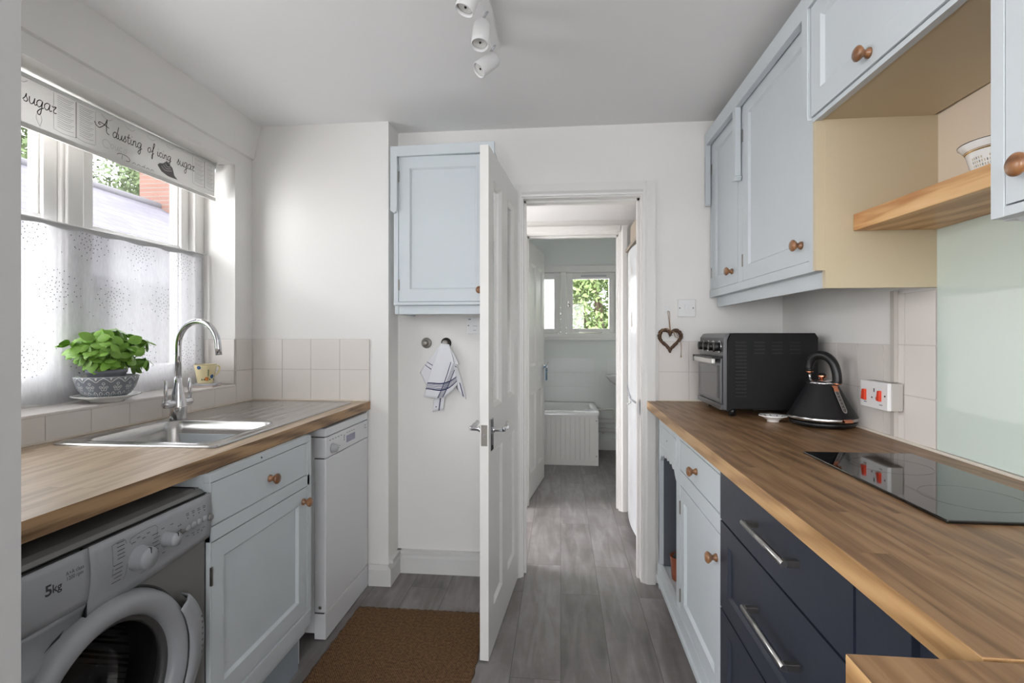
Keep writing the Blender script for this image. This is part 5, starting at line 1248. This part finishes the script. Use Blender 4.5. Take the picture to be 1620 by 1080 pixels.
# ================================================================== KETTLE
kt = thing('kettle', 'black pyramid kettle with rose-gold trim and arched handle', 'kettle', (0.955, 1.958, 0.9205), math.radians(0))
k = 1.03
MB().lathe([(0.0001, 0), (0.088, 0), (0.101, 0.004), (0.107, 0.012), (0.106, 0.02)], seg=64).build('power_base', BLACK, kt)
MB().lathe([(0.104, 0.02), (0.112, 0.026), (0.1125, 0.030), (0.1125, 0.036), (0.110, 0.040)], seg=64, mis=[0, 1, 1, 0]).build('chrome_band', [BLACK, STEEL], kt)
MB().lathe([(0.110, 0.039), (0.106, 0.046), (0.088, 0.078), (0.068, 0.116), (0.053, 0.146), (0.049, 0.154)], seg=64, cap=False).build('body', mat('kettle_black', (34, 34, 36), 0.42, 0.3, bump=0.05, bscale=200), kt)
MB().lathe([(0.049, 0.153), (0.050, 0.156), (0.046, 0.161), (0.036, 0.165), (0.0001, 0.168)], seg=48, mis=[0, 0, 0, 1]).build('lid', [CHROME, STEEL], kt)
MB().lathe([(0.0001, 0.165), (0.006, 0.166), (0.006, 0.172), (0.0145, 0.174), (0.0155, 0.182), (0.010, 0.19), (0.0001, 0.191)], seg=24, mis=[0, 0, 0, 0, 1, 1]).build('lid_knob', [COPPER, BLACK], kt)
# handle: arch running from front to back
hdv = Vector((0.62, -0.78, 0)).normalized()
pts = [(-0.044, 0.196), (-0.046, 0.214), (-0.036, 0.240), (-0.012, 0.256), (0.016, 0.252), (0.038, 0.230), (0.049, 0.198), (0.052, 0.168), (0.050, 0.156)]
P3 = [tuple(hdv * a + Vector((0, 0, z_))) for a, z_ in smooth(pts, 5)]
MB().tube(P3, [0.0155 if 0.05 < i / len(P3) else 0.013 for i in range(len(P3))], 14).build('handle', BLACK, kt)
MB().lathe([(0.012, 0), (0.013, 0.003), (0.012, 0.006)], tuple(hdv * -0.044 + Vector((0, 0, 0.190))), 'z', 20).build('handle_ring', COPPER, kt)
MB().tube([tuple(hdv * -0.042 + Vector((0, 0, 0.16))), tuple(hdv * -0.044 + Vector((0, 0, 0.192)))], 0.004, 10).build('handle_post', CHROME, kt)
MB().lathe([(0.0145, 0), (0.0155, 0.003), (0.0145, 0.006)], tuple(hdv * 0.0505 + Vector((0, 0, 0.152))), 'z', 20).build('handle_collar', COPPER, kt)
sd = hdv.cross(Vector((0, 0, 1)))
mb = MB()
mb.stroke([(0.0, 0.0), (0.0, 0.05)], 0.010, lambda u, v: tuple(hdv * (0.0635 - v * 0.28 * v / 0.05) + sd * u + Vector((0, 0, 0.172 + v))))
mb.build('handle_plate', mat('satin_plate', (190, 188, 186), 0.3, 0.6), kt)
# water gauge and badge on the side facing the camera
gd = Vector((0.30, -0.954, 0)).normalized(); gs = Vector((0, 0, 1)).cross(gd)
def gm(u, v, off=0.002):
    r = 0.110 + (0.049 - 0.110) * (v - 0.039) / 0.115; return tuple(gd * (r + off) + gs * (u) + Vector((0, 0, v + off * 0.5)))
mb = MB(); out = [(-0.008 * math.cos(a), 0.066 - 0.008 * math.sin(a)) for a in [PI * i / 8 for i in range(9)]] + [(0.008, 0.128), (-0.008, 0.128)]
mb.blob(out, gm, 0); mb.stroke(out + [out[0]], 0.003, lambda u, v: gm(u, v, 0.003), 1)
for j in range(5): mb.stroke([(-0.004, 0.072 + j * 0.011), (0.003, 0.072 + j * 0.011)], 0.0015, lambda u, v: gm(u, v, 0.003), 1)
mb.build('water_gauge', [mat('gauge_clear', (96, 92, 90), 0.12), mat('gauge_edge', (150, 146, 144), 0.3)], kt)
mb = MB(); mb.blob([(-0.011, 0.128), (0.011, 0.128), (0.009, 0.139), (0.013, 0.148), (-0.013, 0.148), (-0.009, 0.139)], lambda u, v: gm(u, v, 0.004)); mb.build('gauge_badge', COPPER, kt)
sp = Vector((-0.78, -0.62, 0))
a_ = math.atan2(gd.y, gd.x) - 0.02
mb = MB()
for i in range(6):
    for s_ in (0, 1): pass
mb.add([tuple(Vector((math.cos(a_ + t) * r, math.sin(a_ + t) * r, z_))) for t in (-0.14, -0.05, 0.05, 0.14) for r, z_ in ((0.1135, 0.024), (0.120, 0.027), (0.120, 0.034), (0.113, 0.037))], [(i * 4 + j, i * 4 + 4 + j, i * 4 + 5 + j, i * 4 + 1 + j) for i in range(3) for j in range(3)])
mb.build('power_switch', COPPER, kt, solid=0.001)

# spoon rest
sr = thing('ceramic_dish', 'small white patterned ceramic dish between the oven and the kettle', 'dish', (0.806, 2.015, 0.9205))
MB().lathe([(0.0001, 0.003), (0.020, 0.0), (0.022, 0.001), (0.023, 0.008), (0.040, 0.018), (0.052, 0.023), (0.052, 0.026), (0.040, 0.021), (0.022, 0.011), (0.0001, 0.008)], seg=8).build('dish_body', CERAM, sr)
mb = MB()
for q in range(9): a = q * 0.7; mb.tube([(0.03 * math.cos(a), 0.03 * math.sin(a), 0.0175), (0.036 * math.cos(a + 0.12), 0.036 * math.sin(a + 0.12), 0.0215)], 0.0012, 5)
mb.build('painted_marks', BLACK, sr)

# ================================================================== cooker switch + conduit
cs = thing('cooker_switch', 'white cooker switch with two red rockers in a grey box on the right wall', 'switch', (WX(1.748), 1.823, 1.013), -PI / 2 + 0.0268 * -1)
MB().box(0, 0.151, -0.040, -0.007, 0, 0.086).build('back_box', BOXG, cs, bevel=0.002)
pl = MB().box(0, 0.151, -0.052, -0.040, 0.0, 0.087).build('front_plate', PLAST, cs, bevel=0.002)
def rocker(x0, x1, z0, z1):
    MB().prism([(x0 - 0.003, z0), (x1 + 0.0, z0 - 0.002), (x1, z1), (x0 + 0.004, z1)], 'y', -0.060, -0.051).build('red_rocker', RED, cs, bevel=0.0015)
rocker(0.018, 0.036, 0.024, 0.058); rocker(0.104, 0.119, 0.028, 0.06)
mb = MB()
for x, z_, w, h in ((0.077, 0.053, 0.005, 0.012), (0.064, 0.032, 0.006, 0.005), (0.088, 0.032, 0.006, 0.005), (0.022, 0.015, 0.016, 0.002), (0.108, 0.014, 0.016, 0.002)): mb.box(x, x + w, -0.0526, -0.0518, z_, z_ + h)
for x in (0.009, 0.137): mb.lathe([(0.0028, 0), (0.0028, 0.0012)], (x, -0.052, 0.045), '-y', 10)
mb.build('socket_holes', INK, cs)
mb = MB()
def cond(z0, z1):
    y0_, y1_ = 1.702, 1.722
    mb.prism([(WX(y0_) - 0.019, y0_), (WX(y0_) - 0.0065, y0_), (WX(y1_) - 0.0065, y1_), (WX(y1_) - 0.019, y1_)], 'z', z0, z1)
cond(0.93, 1.012); cond(1.101, 1.39)
tag(mb.build('cable_conduit', mat('conduit_grey', (186, 180, 174), 0.8, bump=0.6, bscale=60)), 'narrow vertical cable cover running through the cooker switch on the right wall', 'conduit')
# green glass splashback
y0_, y1_ = 0.60, 1.528
mb = MB().prism([(WX(y0_) - 0.008, y0_), (WX(y0_) - 0.0015, y0_), (WX(y1_) - 0.0015, y1_), (WX(y1_) - 0.008, y1_)], 'z', 0.93, 1.56)
tag(mb.build('glass_splashback', SPLASH), 'pale green glass splashback on the wall behind the hob', 'splashback')
mb = MB().prism([(WX(y0_) - 0.005, y0_), (WX(y0_) - 0.0005, y0_), (WX(y1_) - 0.0005, y1_), (WX(y1_) - 0.005, y1_)], 'z', 1.5605, 1.876)
struct(mb.build('trim_cream_wall', CREAMW), 'cream painted strip of wall above the splashback behind the shelf', 'wall panel')

# ================================================================== RIGHT WALL CABINETS
XF = 0.715
wu = thing('wall_cabinet', 'light blue double wall cabinet with cream end panel above oven and kettle', 'cabinet', (XF, 2.600, 1.385), -PI / 2)
def wy(Y): return 2.600 - Y
H0 = 1.385; WL = wy(1.545)
def wz(z_): return z_ - H0
mb = MB()
mb.box(0.02, WL, 0.046, 0.325, wz(1.435), wz(1.452)).box(0.02, WL, 0.046, 0.325, wz(2.21), wz(2.23)).box(0.005, 0.022, 0.046, 0.325, wz(1.452), wz(2.20)).box(0.02, WL, 0.312, 0.325, wz(1.452), wz(2.20)).box(WL - 0.02, WL, 0.046, 0.325, wz(1.452), wz(2.20))
mb.build('carcass', BLUE, wu)
mb = MB(); zt = wz(2.247); st_ = wz(1.892)
o1, o2, p1, p2 = wy(2.575), wy(2.19), wy(2.155), wy(1.58)
mb.prism([(0.0, zt), (0.0, st_ + 0.004), (o1 - 0.006, st_ - 0.004), (o1, st_ + 0.006), (o1, wz(2.185)), (o2, wz(2.185)), (o2, wz(2.13)), (o2, st_ + 0.012), (o2 - 0.012, st_ + 0.002), (p1 + 0.0, st_ - 0.008), (p1 + 0.012, st_ + 0.008), (p1, st_ + 0.014), (p1, wz(2.185)), (p2, wz(2.185)), (p2, wz(2.0)), (wy(1.545), wz(1.872)), (wy(1.545), zt)], 'y', -0.002, 0.0215)
mb.build('fascia', BLUE, wu, bevel=0.0015)
# lower face frame (behind the fascia)
mb = MB()
mb.box(0.004, wy(2.575), 0.026, 0.045, wz(1.452), wz(2.21)).box(wy(2.204), wy(2.149), 0.026, 0.045, wz(1.470), wz(2.21)).box(wy(1.586), WL + 0.0, 0.022, 0.045, wz(1.436), wz(2.2)).box(0.004, wy(1.586), 0.022, 0.045, wz(1.436), wz(1.470))
mb.build('face_frame', BLUE, wu, bevel=0.001)
d_ = slab(MB(), wy(2.572), wy(2.207), wz(1.472), wz(2.20), 0.026, 0.044, [(wy(2.518), wy(2.256), wz(1.530), wz(2.14))], 0.009, 0.007).build('door', BLUE, wu); knob(d_, wy(2.275), 0.026, wz(1.527), 0.018); hinge(d_, wy(2.573), 0.026, wz(1.53)); hinge(d_, wy(2.573), 0.026, wz(2.04))
d_ = slab(MB(), wy(2.146), wy(1.588), wz(1.472), wz(2.20), 0.026, 0.044, [(wy(2.092), wy(1.628), wz(1.530), wz(2.14))], 0.009, 0.007).build('door', BLUE, wu); knob(d_, wy(1.642), 0.026, wz(1.527), 0.018); hinge(d_, wy(2.148), 0.026, wz(1.53)); hinge(d_, wy(2.148), 0.026, wz(2.04))
vp = [(wy(2.57), wz(1.436)), (wy(2.565), 0.003), (wy(2.068), 0.003), (wy(2.07), wz(1.430)), (wy(2.075), wz(1.436))]
mb = MB().prism(vp, 'y', 0.052, 0.068)
mb.prism([(wy(2.067), 0.003), (WL + 0.006, 0.003), (WL + 0.006, wz(1.42)), (WL + 0.002, wz(1.43)), (WL - 0.008, wz(1.436)), (wy(2.067), wz(1.436))], 'y', 0.050, 0.066)
mb.build('light_valance', BLUE, wu, bevel=0.001)
mb = MB()
mb.box(WL, WL + 0.016, 0.014, 0.066, wz(1.436), wz(1.868), 0)
mb.box(WL + 0.0, WL + 0.017, 0.04, 0.343, 0.0, wz(1.872), 0)
mb.build('cream_end_panel', CREAM, wu)

hc = thing('wall_cabinet', 'light blue cabinet with cream underside bridging above the wooden shelf', 'cabinet', (XF, 1.543, 1.868), -PI / 2)
def hy(Y): return 1.543 - Y
HLn = hy(0.922)
MB().box(0.0, HLn, 0.03, 0.328, 0.0, 0.018, 1).box(0, 0.018, 0.03, 0.328, 0.018, 0.36, 0).box(HLn - 0.018, HLn, 0.03, 0.328, 0.018, 0.36, 0).box(0, HLn, 0.03, 0.328, 0.36, 0.378, 0).build('carcass', [BLUE, CREAM], hc)
MB().box(0.0, HLn, -0.002, 0.018, 0.33, 0.379).build('fascia', BLUE, hc)
d_ = slab(MB(), 0.004, HLn - 0.004, 0.012, 0.328, 0.006, 0.028, [(0.055, HLn - 0.055, 0.075, 0.280)], 0.009, 0.009).build('door', BLUE, hc)
knob(d_, hy(1.262), 0.006, 0.044, 0.018)
MB().box(0.0, HLn, 0.012, 0.03, -0.003, 0.010).build('bottom_rail', mat('rail_blue', (198, 205, 209), 0.5), hc)

nc = thing('wall_cabinet', 'light blue wall cabinet cut off by the right edge of the view', 'cabinet', (XF, 0.918, 1.378), -PI / 2)
def cy_(Y): return 0.918 - Y
NLn = 0.75
MB().box(0.0, 0.018, 0.02, 0.315, 0.062, 0.868).box(NLn - 0.018, NLn, 0.02, 0.315, 0.062, 0.868).box(0.018, NLn - 0.018, 0.02, 0.315, 0.062, 0.078).box(0.018, NLn - 0.018, 0.02, 0.315, 0.85, 0.868).build('carcass', BLUE, nc)
MB().box(0.0, 0.026, 0.0, 0.02, 0.064, 0.868).box(0.026, NLn, 0.0, 0.02, 0.064, 0.080).box(0.026, NLn, 0.0, 0.02, 0.83, 0.868).box(NLn - 0.03, NLn, 0, 0.02, 0.08, 0.83).build('face_frame', BLUE, nc, bevel=0.001)
d_ = slab(MB(), 0.028, NLn - 0.032, 0.083, 0.828, 0.001, 0.02, [(0.085, NLn - 0.09, 0.14, 0.77)], 0.009, 0.008).build('door', BLUE, nc); knob(d_, 0.078, 0.001, 0.132, 0.018)
arc = [(0.0, 0.064), (0.02, 0.0625), (0.038, 0.052), (0.046, 0.032), (0.047, 0.003), (0.060, 0.003), (0.060, 0.064)]
mb = MB().prism([(y_, z_) for y_, z_ in arc], 'x', 0.022, NLn - 0.02)
mb.build('light_valance', BLUE, nc)

# wooden shelf
mb = MB(); sp_ = [(0.828, 1.524), (0.862, 0.93), (WX(0.93) - 0.009, 0.93), (WX(1.524) - 0.009, 1.524)]
v = [(x, y, 1.546) for x, y in sp_] + [(x, y, 1.593) for x, y in sp_]
mb.add(v, [(0, 3, 2, 1)[::-1], (4, 5, 6, 7)[::-1], (0, 1, 5, 4)[::-1], (1, 2, 6, 5)[::-1], (2, 3, 7, 6)[::-1], (3, 0, 4, 7)[::-1]][::1])
tag(mb.build('wooden_shelf', SHELF, bevel=0.002), 'thick golden wood shelf between the cream panel and the near cabinet', 'shelf')
pp = thing('flower_pot', 'white ceramic pot with gold bands and a painted building on the wooden shelf', 'pot', (0.955, 1.195, 1.5935))
PP = [(0.0001, 0), (0.046, 0), (0.0475, 0.003), (0.056, 0.035), (0.061, 0.056), (0.064, 0.062), (0.074, 0.073), (0.0745, 0.0755)]
MB().lathe(PP + [(0.072, 0.076), (0.06, 0.064), (0.055, 0.05), (0.045, 0.01), (0.0001, 0.008)], seg=48).build('pot_body', CERAM, pp)
def ppm(u, v):
    r = 0.05
    for (r0, h0), (r1, h1) in zip(PP[1:-1], PP[2:]):
        if h0 <= v <= h1: r = r0 + (r1 - r0) * (v - h0) / (h1 - h0)
    a = u / 0.058; return ((r + 0.0007) * math.cos(a), (r + 0.0007) * math.sin(a), v)
mb = MB()
for v_, w in ((0.060, 0.0012), (0.0570, 0.0026)): mb.stroke([(0.058 * 2 * PI * k / 48, v_) for k in range(49)], w, ppm, 0)
mb.stroke([(0.058 * 2 * PI * k / 48, 0.0745) for k in range(49)], 0.0015, ppm, 1)
mb.build('gold_bands', [GOLD, DARKMET], pp)
mb = MB(); rp_ = random.Random(9)
for k in range(46):
    u = -0.058 * PI * 1.02 + k * 0.0052; h = 0.012 + 0.02 * (0.5 + 0.5 * math.sin(k * 0.9)); 
    for j in range(5):
        z_ = 0.006 + j * 0.008
        if z_ > 0.012 + h + 0.01: break
        mb.stroke([(u, z_), (u, z_ + 0.005)], 0.0022, ppm, (0, 1, 1)[(k + j) % 3])
for c in (-0.115, -0.03, 0.09):
    for k in range(30):
        u, z_ = c + rp_.gauss(0, 0.007), 0.012 + abs(rp_.gauss(0, 1)) * 0.014
        if z_ < 0.05: mb.blob([(u + 0.003 * math.cos(a), z_ + 0.003 * math.sin(a)) for a in (0, 1.2, 2.5, 3.8, 5)], ppm, 2)
mb.build('painted_scene', [mat('scene_grey', (120, 122, 116), 0.3), mat('scene_tan', (190, 176, 150), 0.3), mat('scene_green', (42, 64, 46), 0.3)], pp)

# ================================================================== HALL
ff_ = thing('fridge_freezer', 'tall white fridge freezer in the hall beyond the doorway', 'fridge', (0.455, 3.50, 0.0), -PI / 2)
FW = 0.56
MB().box(0.0, FW, 0.045, 0.58, 0.04, 1.80).box(0.03, FW - 0.03, 0.06, 0.5, 0.0, 0.04).build('cabinet_body', APPL, ff_, bevel=0.004)
def bulge_door(z0, z1, name):
    n = 16; po = [(FW * i / n, -0.004 - 0.020 * math.sin(PI * i / n) + 0.004) for i in range(n + 1)]
    return MB().prism([(a, b) for a, b in po] + [(FW, 0.042), (0, 0.042)], 'z', z0, z1).build(name, mat('fridge_door', (226, 228, 232), 0.18), ff_, bevel=0.003)
du = bulge_door(0.855, 1.79, 'fridge_door'); dl = bulge_door(0.06, 0.845, 'freezer_door')
for dd2, z0, sg in ((du, 0.862, 1), (dl, 0.838, -1)):
    pts = [(0.02 + 0.30 * i / 12, z0 + sg * 0.045 * math.sin(PI / 2 * (1 - i / 12)) ** 1.0) for i in range(13)]
    MB().stroke(pts, 0.012, lambda u, v: (u, -0.006 - 0.020 * math.sin(PI * u / FW), v)).build('grip', CERAM if sg < 0 else mat('grip_grey', (170, 172, 180), 0.4), dd2, solid=0.004)
mb = MB(); f2 = lambda u, v: (u, -0.001 - 0.020 * math.sin(PI * u / FW), v)
mb.blob([(0.30, 1.30), (0.36, 1.30), (0.345, 1.395), (0.315, 1.395)], f2, 0); mb.build('magnet', mat('magnet_grey', (168, 164, 158), 0.6), du)
MB().blob([(0.31, 1.62), (0.345, 1.62), (0.345, 1.67), (0.31, 1.67)], f2, 0).build('magnet', mat('magnet_grey', (168, 164, 158), 0.6), du)
ob_ = thing('overhead_shelf', 'brown-grey boxed shelf under the hall ceiling above the fridge', 'shelf', (0.455, 3.62, 1.83))
MB().box(0.0, 0.55, -0.82, 0.0, 0.0, 0.02).build('shelf_board', mat('shelf_taupe', (150, 140, 128), 0.6), ob_)
MB().box(0.02, 0.50, -0.78, -0.10, 0.02, 0.16).build('stored_box', mat('box_taupe', (168, 156, 142), 0.7, var=0.1), ob_)
cf = thing('ceiling_fitting', 'small brass-coloured round fitting on the hall ceiling', 'ceiling fitting', (0.075, 3.05, 2.07))
MB().lathe([(0.045, 0), (0.045, -0.006), (0.03, -0.012)], seg=32).build('ceiling_plate', PLAST, cf)
MB().lathe([(0.03, -0.010), (0.034, -0.02), (0.028, -0.03), (0.0001, -0.032)], seg=32).build('brass_rim', mat('pale_brass', (226, 200, 140), 0.3, 0.5), cf)

# ================================================================== BATHROOM
bt = thing('bathtub', 'white bath with grooved panel across the end of the bathroom', 'bath', (-1.15, 4.885, 0.0))
BLn, BWd = 1.52, 0.71
mb = MB()
O_ = rr(0, BLn, 0, BWd, 0.03); I_ = rr(0.07, BLn - 0.06, 0.07, BWd - 0.07, 0.16); J_ = rr(0.16, BLn - 0.2, 0.14, BWd - 0.14, 0.14); o = []
for pts, z_ in ((O_, 0.48), (O_, 0.512), (rr(0.008, BLn - 0.008, 0.008, BWd - 0.008, 0.03), 0.52), (I_, 0.52), (rr(0.085, BLn - 0.075, 0.085, BWd - 0.085, 0.155), 0.505), (J_, 0.16)):
    o.append(len(mb.v)); mb.v.extend([(x, y, z_) for x, y in pts])
for a, b in zip(o[:-1], o[1:]):
    for k_ in range(28): j = (k_ + 1) % 28; mb.face((a + k_, a + j, b + j, b + k_), 0, True)
mb.face([o[-1] + k_ for k_ in range(28)], 0)
mb.build('tub', CERAM, bt)
mb = MB(); x = 0.0
pw = 0.046
while x < BLn - 0.03:
    x2 = min(x + pw, BLn - 0.012); mb.prism([(x + 0.003, 0.012), (x2 - 0.003, 0.012), (x2, 0.016), (x2, 0.022), (x, 0.022), (x, 0.016)], 'z', 0.05, 0.468); x = x2
    if x2 >= BLn - 0.012: break
mb.box(0, BLn - 0.01, 0.010, 0.024, 0.0, 0.052).box(0, BLn - 0.01, 0.010, 0.024, 0.462, 0.482).box(BLn - 0.05, BLn - 0.01, 0.008, 0.024, 0.052, 0.462).box(BLn - 0.028, BLn - 0.01, 0.024, BWd - 0.01, 0.0, 0.48)
pnl = mb.build('grooved_panel', TRIM, bt)
for z_ in (0.09, 0.43): MB().lathe([(0.006, 0), (0.006, 0.002)], (BLn - 0.03, 0.008, z_), '-y', 10).build('panel_screw', NICKEL, pnl)
mb = MB()
for i in range(8):
    for j in range(3): mb.box(-1.29 + i * 0.207 + 0.0012, -1.29 + (i + 1) * 0.207 - 0.0012, YB - 0.007, YB, 0.525 + j * 0.158 + 0.001, 0.525 + (j + 1) * 0.158 - 0.001)
struct(mb.build('trim_bath_tiles', mat('white_tile', (232, 234, 233), 0.15)), 'white tiled panel above the bath', 'wall tiles')
struct(MB().box(0.50, 0.92, YB - 0.007, YB, 0.83, 0.998).box(0.432, 0.92, YB - 0.004, YB, 0.665, 0.83).build('trim_basin_tiles', mat('white_tile', (232, 234, 233), 0.15)), 'white tiles behind the wash basin', 'wall tiles')
bs = thing('wash_basin', 'white wall-hung wash basin partly hidden by the fridge', 'basin', (0.72, YB - 0.205, 0.69))
mb = MB(); n = 40
def ell(a, b, z_, dy=0): return [(a * math.cos(2 * PI * k_ / n), dy + b * math.sin(2 * PI * k_ / n), z_) for k_ in range(n)]
rs = [ell(0.06, 0.06, 0.0, 0.04), ell(0.13, 0.10, 0.025, 0.03), ell(0.20, 0.15, 0.07, 0.01), ell(0.245, 0.185, 0.125), ell(0.25, 0.19, 0.14), ell(0.24, 0.18, 0.143), ell(0.19, 0.13, 0.13, -0.01), ell(0.12, 0.08, 0.06), ell(0.03, 0.03, 0.045)]
for r_ in rs: mb.v.extend(r_)
for i in range(len(rs) - 1):
    for k_ in range(n): j = (k_ + 1) % n; mb.face((i * n + k_, i * n + j, (i + 1) * n + j, (i + 1) * n + k_), 0, True)
mb.face([k_ for k_ in range(n)][::-1]); mb.face([(len(rs) - 1) * n + k_ for k_ in range(n)])
mb.build('basin_bowl', CERAM, bs)
MB().lathe([(0.016, 0), (0.014, 0.04), (0.01, 0.05), (0.0001, 0.055)], (-0.1, 0.155, 0.14), 'z', 16).tube([(-0.1, 0.155, 0.175), (-0.1, 0.10, 0.18), (-0.1, 0.07, 0.165)], 0.007, 8).build('basin_tap', CHROME, bs)
wp = thing('water_pipes', 'white painted water and waste pipes low on the bathroom wall', 'pipes', (0.37, YB, 0))
MB().tube([(0.01, -0.035, 0.345), (0.62, -0.035, 0.35)], 0.011, 10).tube([(0.01, -0.035, 0.30), (0.62, -0.035, 0.30)], 0.011, 10).build('supply_pipe', TRIM, wp)
MB().tube([(0.01, -0.04, 0.22), (0.62, -0.04, 0.215)], 0.02, 12).build('waste_pipe', TRIM, wp)
MB().tube(smooth([(0.06, -0.035, 0.44), (0.19, -0.035, 0.445), (0.20, -0.035, 0.42), (0.20, -0.035, 0.35)], 5), 0.011, 10).tube([(0.03, -0.035, 0.435), (0.07, -0.035, 0.44)], 0.018, 10).tube([(0.09, -0.035, 0.18), (0.09, -0.035, 0.26)], 0.011, 8).tube([(0.065, -0.035, 0.26), (0.115, -0.035, 0.26)], 0.014, 10).build('valve', TRIM, wp)

# ================================================================== OUTSIDE
tag(MB().box(-40, -2.35, -20, 40, -0.3, -0.1).box(-2.35, 30, 5.95, 40, -0.3, -0.1).build('garden_ground', GRASS), 'pale paving outside the house', 'ground', kind='structure')
nb = thing('neighbouring_building', 'slate-roofed outbuilding with brick chimney seen through the kitchen window', 'building', (-7, 0, 0))
mb = MB(); mb.add([(0, -4, 3.49), (0, 16, 3.49), (3.1, 16, 1.75), (3.1, -4, 1.75), (0, -4, 3.40), (0, 16, 3.40), (3.1, 16, 1.66), (3.1, -4, 1.66)], [(0, 3, 2, 1)[::-1], (4, 5, 6, 7)[::-1], (3, 7, 6, 2), (0, 1, 5, 4)])
mb.add([(0, -4, 3.49), (0, 16, 3.49), (-3.1, 16, 1.75), (-3.1, -4, 1.75)], [(0, 1, 2, 3)]); mb.build('slate_roof', SLATE, nb)
MB().tube([(0, -4, 3.50), (0, 16, 3.50)], 0.07, 10).build('ridge_tiles', mat('ridge_grey', (86, 84, 88), 0.8), nb)
MB().box(-2.9, 2.9, -4, 16, 0 - 0.2, 1.74).prism([(-2.9, 1.74), (2.9, 1.74), (0, 3.38)], 'y', -3.98, 15.98).build('wall', RENDER, nb)
ch = MB().box(-0.35, 0.35, 8.2, 9.3, 2.9, 4.5).box(-0.40, 0.40, 8.15, 9.35, 4.5, 4.62).build('chimney', BRICK, nb)
for y in (8.5, 9.0): MB().lathe([(0.12, 4.62), (0.10, 4.95), (0.13, 5.0), (0.09, 5.0), (0.09, 4.62)], (0, y, 0), 'z', 16).build('chimney_pot', mat('terracotta', (178, 104, 80), 0.8), ch)
def tree(name, label, loc, H, R, n, leaf, mt, trunk, seed, group=None):
    t = thing(name, label, 'tree', loc, group=group); rt = random.Random(seed); mb = MB(); cl_ = []
    for k_ in range(26):
        a, b = rt.uniform(0, 2 * PI), rt.uniform(-0.9, 1); rad = R * rt.uniform(0.35, 0.85); cl_.append((Vector((rad * math.cos(a) * math.sqrt(1 - b * b), rad * math.sin(a) * math.sqrt(1 - b * b), trunk + (H - trunk) * 0.5 + b * (H - trunk) * 0.4)), R * rt.uniform(0.25, 0.45)))
    for k_ in range(n):
        c, r_ = rt.choice(cl_); d = Vector((rt.gauss(0, 1), rt.gauss(0, 1), rt.gauss(0, 1))).normalized() * r_ * rt.uniform(0.6, 1.0); p = c + d
        u = Vector((rt.gauss(0, 1), rt.gauss(0, 1), rt.gauss(0, 1))).normalized(); w = u.cross(d.normalized() + Vector((0.01, 0, 0))).normalized(); s_ = leaf * rt.uniform(0.6, 1.3)
        q = [p - u * s_, p - w * s_ * 0.45, p + u * s_, p + w * s_ * 0.45]; mb.quad(*[tuple(x) for x in q])
    mb.build('foliage', mt, t)
    m2 = MB().tube([(0, 0, -0.2), (0.05, 0, trunk), (0, 0.05, trunk + (H - trunk) * 0.6)], [0.16, 0.12, 0.04], 10)
    for c, r_ in cl_[:9]: m2.tube([(0.03, 0, trunk), tuple(c * 0.5 + Vector((0, 0, trunk * 0.5))), tuple(c)], [0.07, 0.045, 0.015], 7)
    m2.build('trunk', BARK, t)
tree('tree', 'leafy tree behind the slate roof, left of the mullion', (-14.5, 10.0, 0), 7.5, 2.8, 15000, 0.09, TREE, 2.0, 1)
tree('tree', 'leafy tree behind the slate roof, beside the chimney', (-13.0, 15.2, 0), 7.0, 2.7, 15000, 0.09, TREE, 2.0, 2)
tree('bush', 'bright green bush filling the clear pane of the bathroom window', (0.7, 9.2, 0), 3.1, 1.7, 26000, 0.05, TREE2, 0.2, 3)
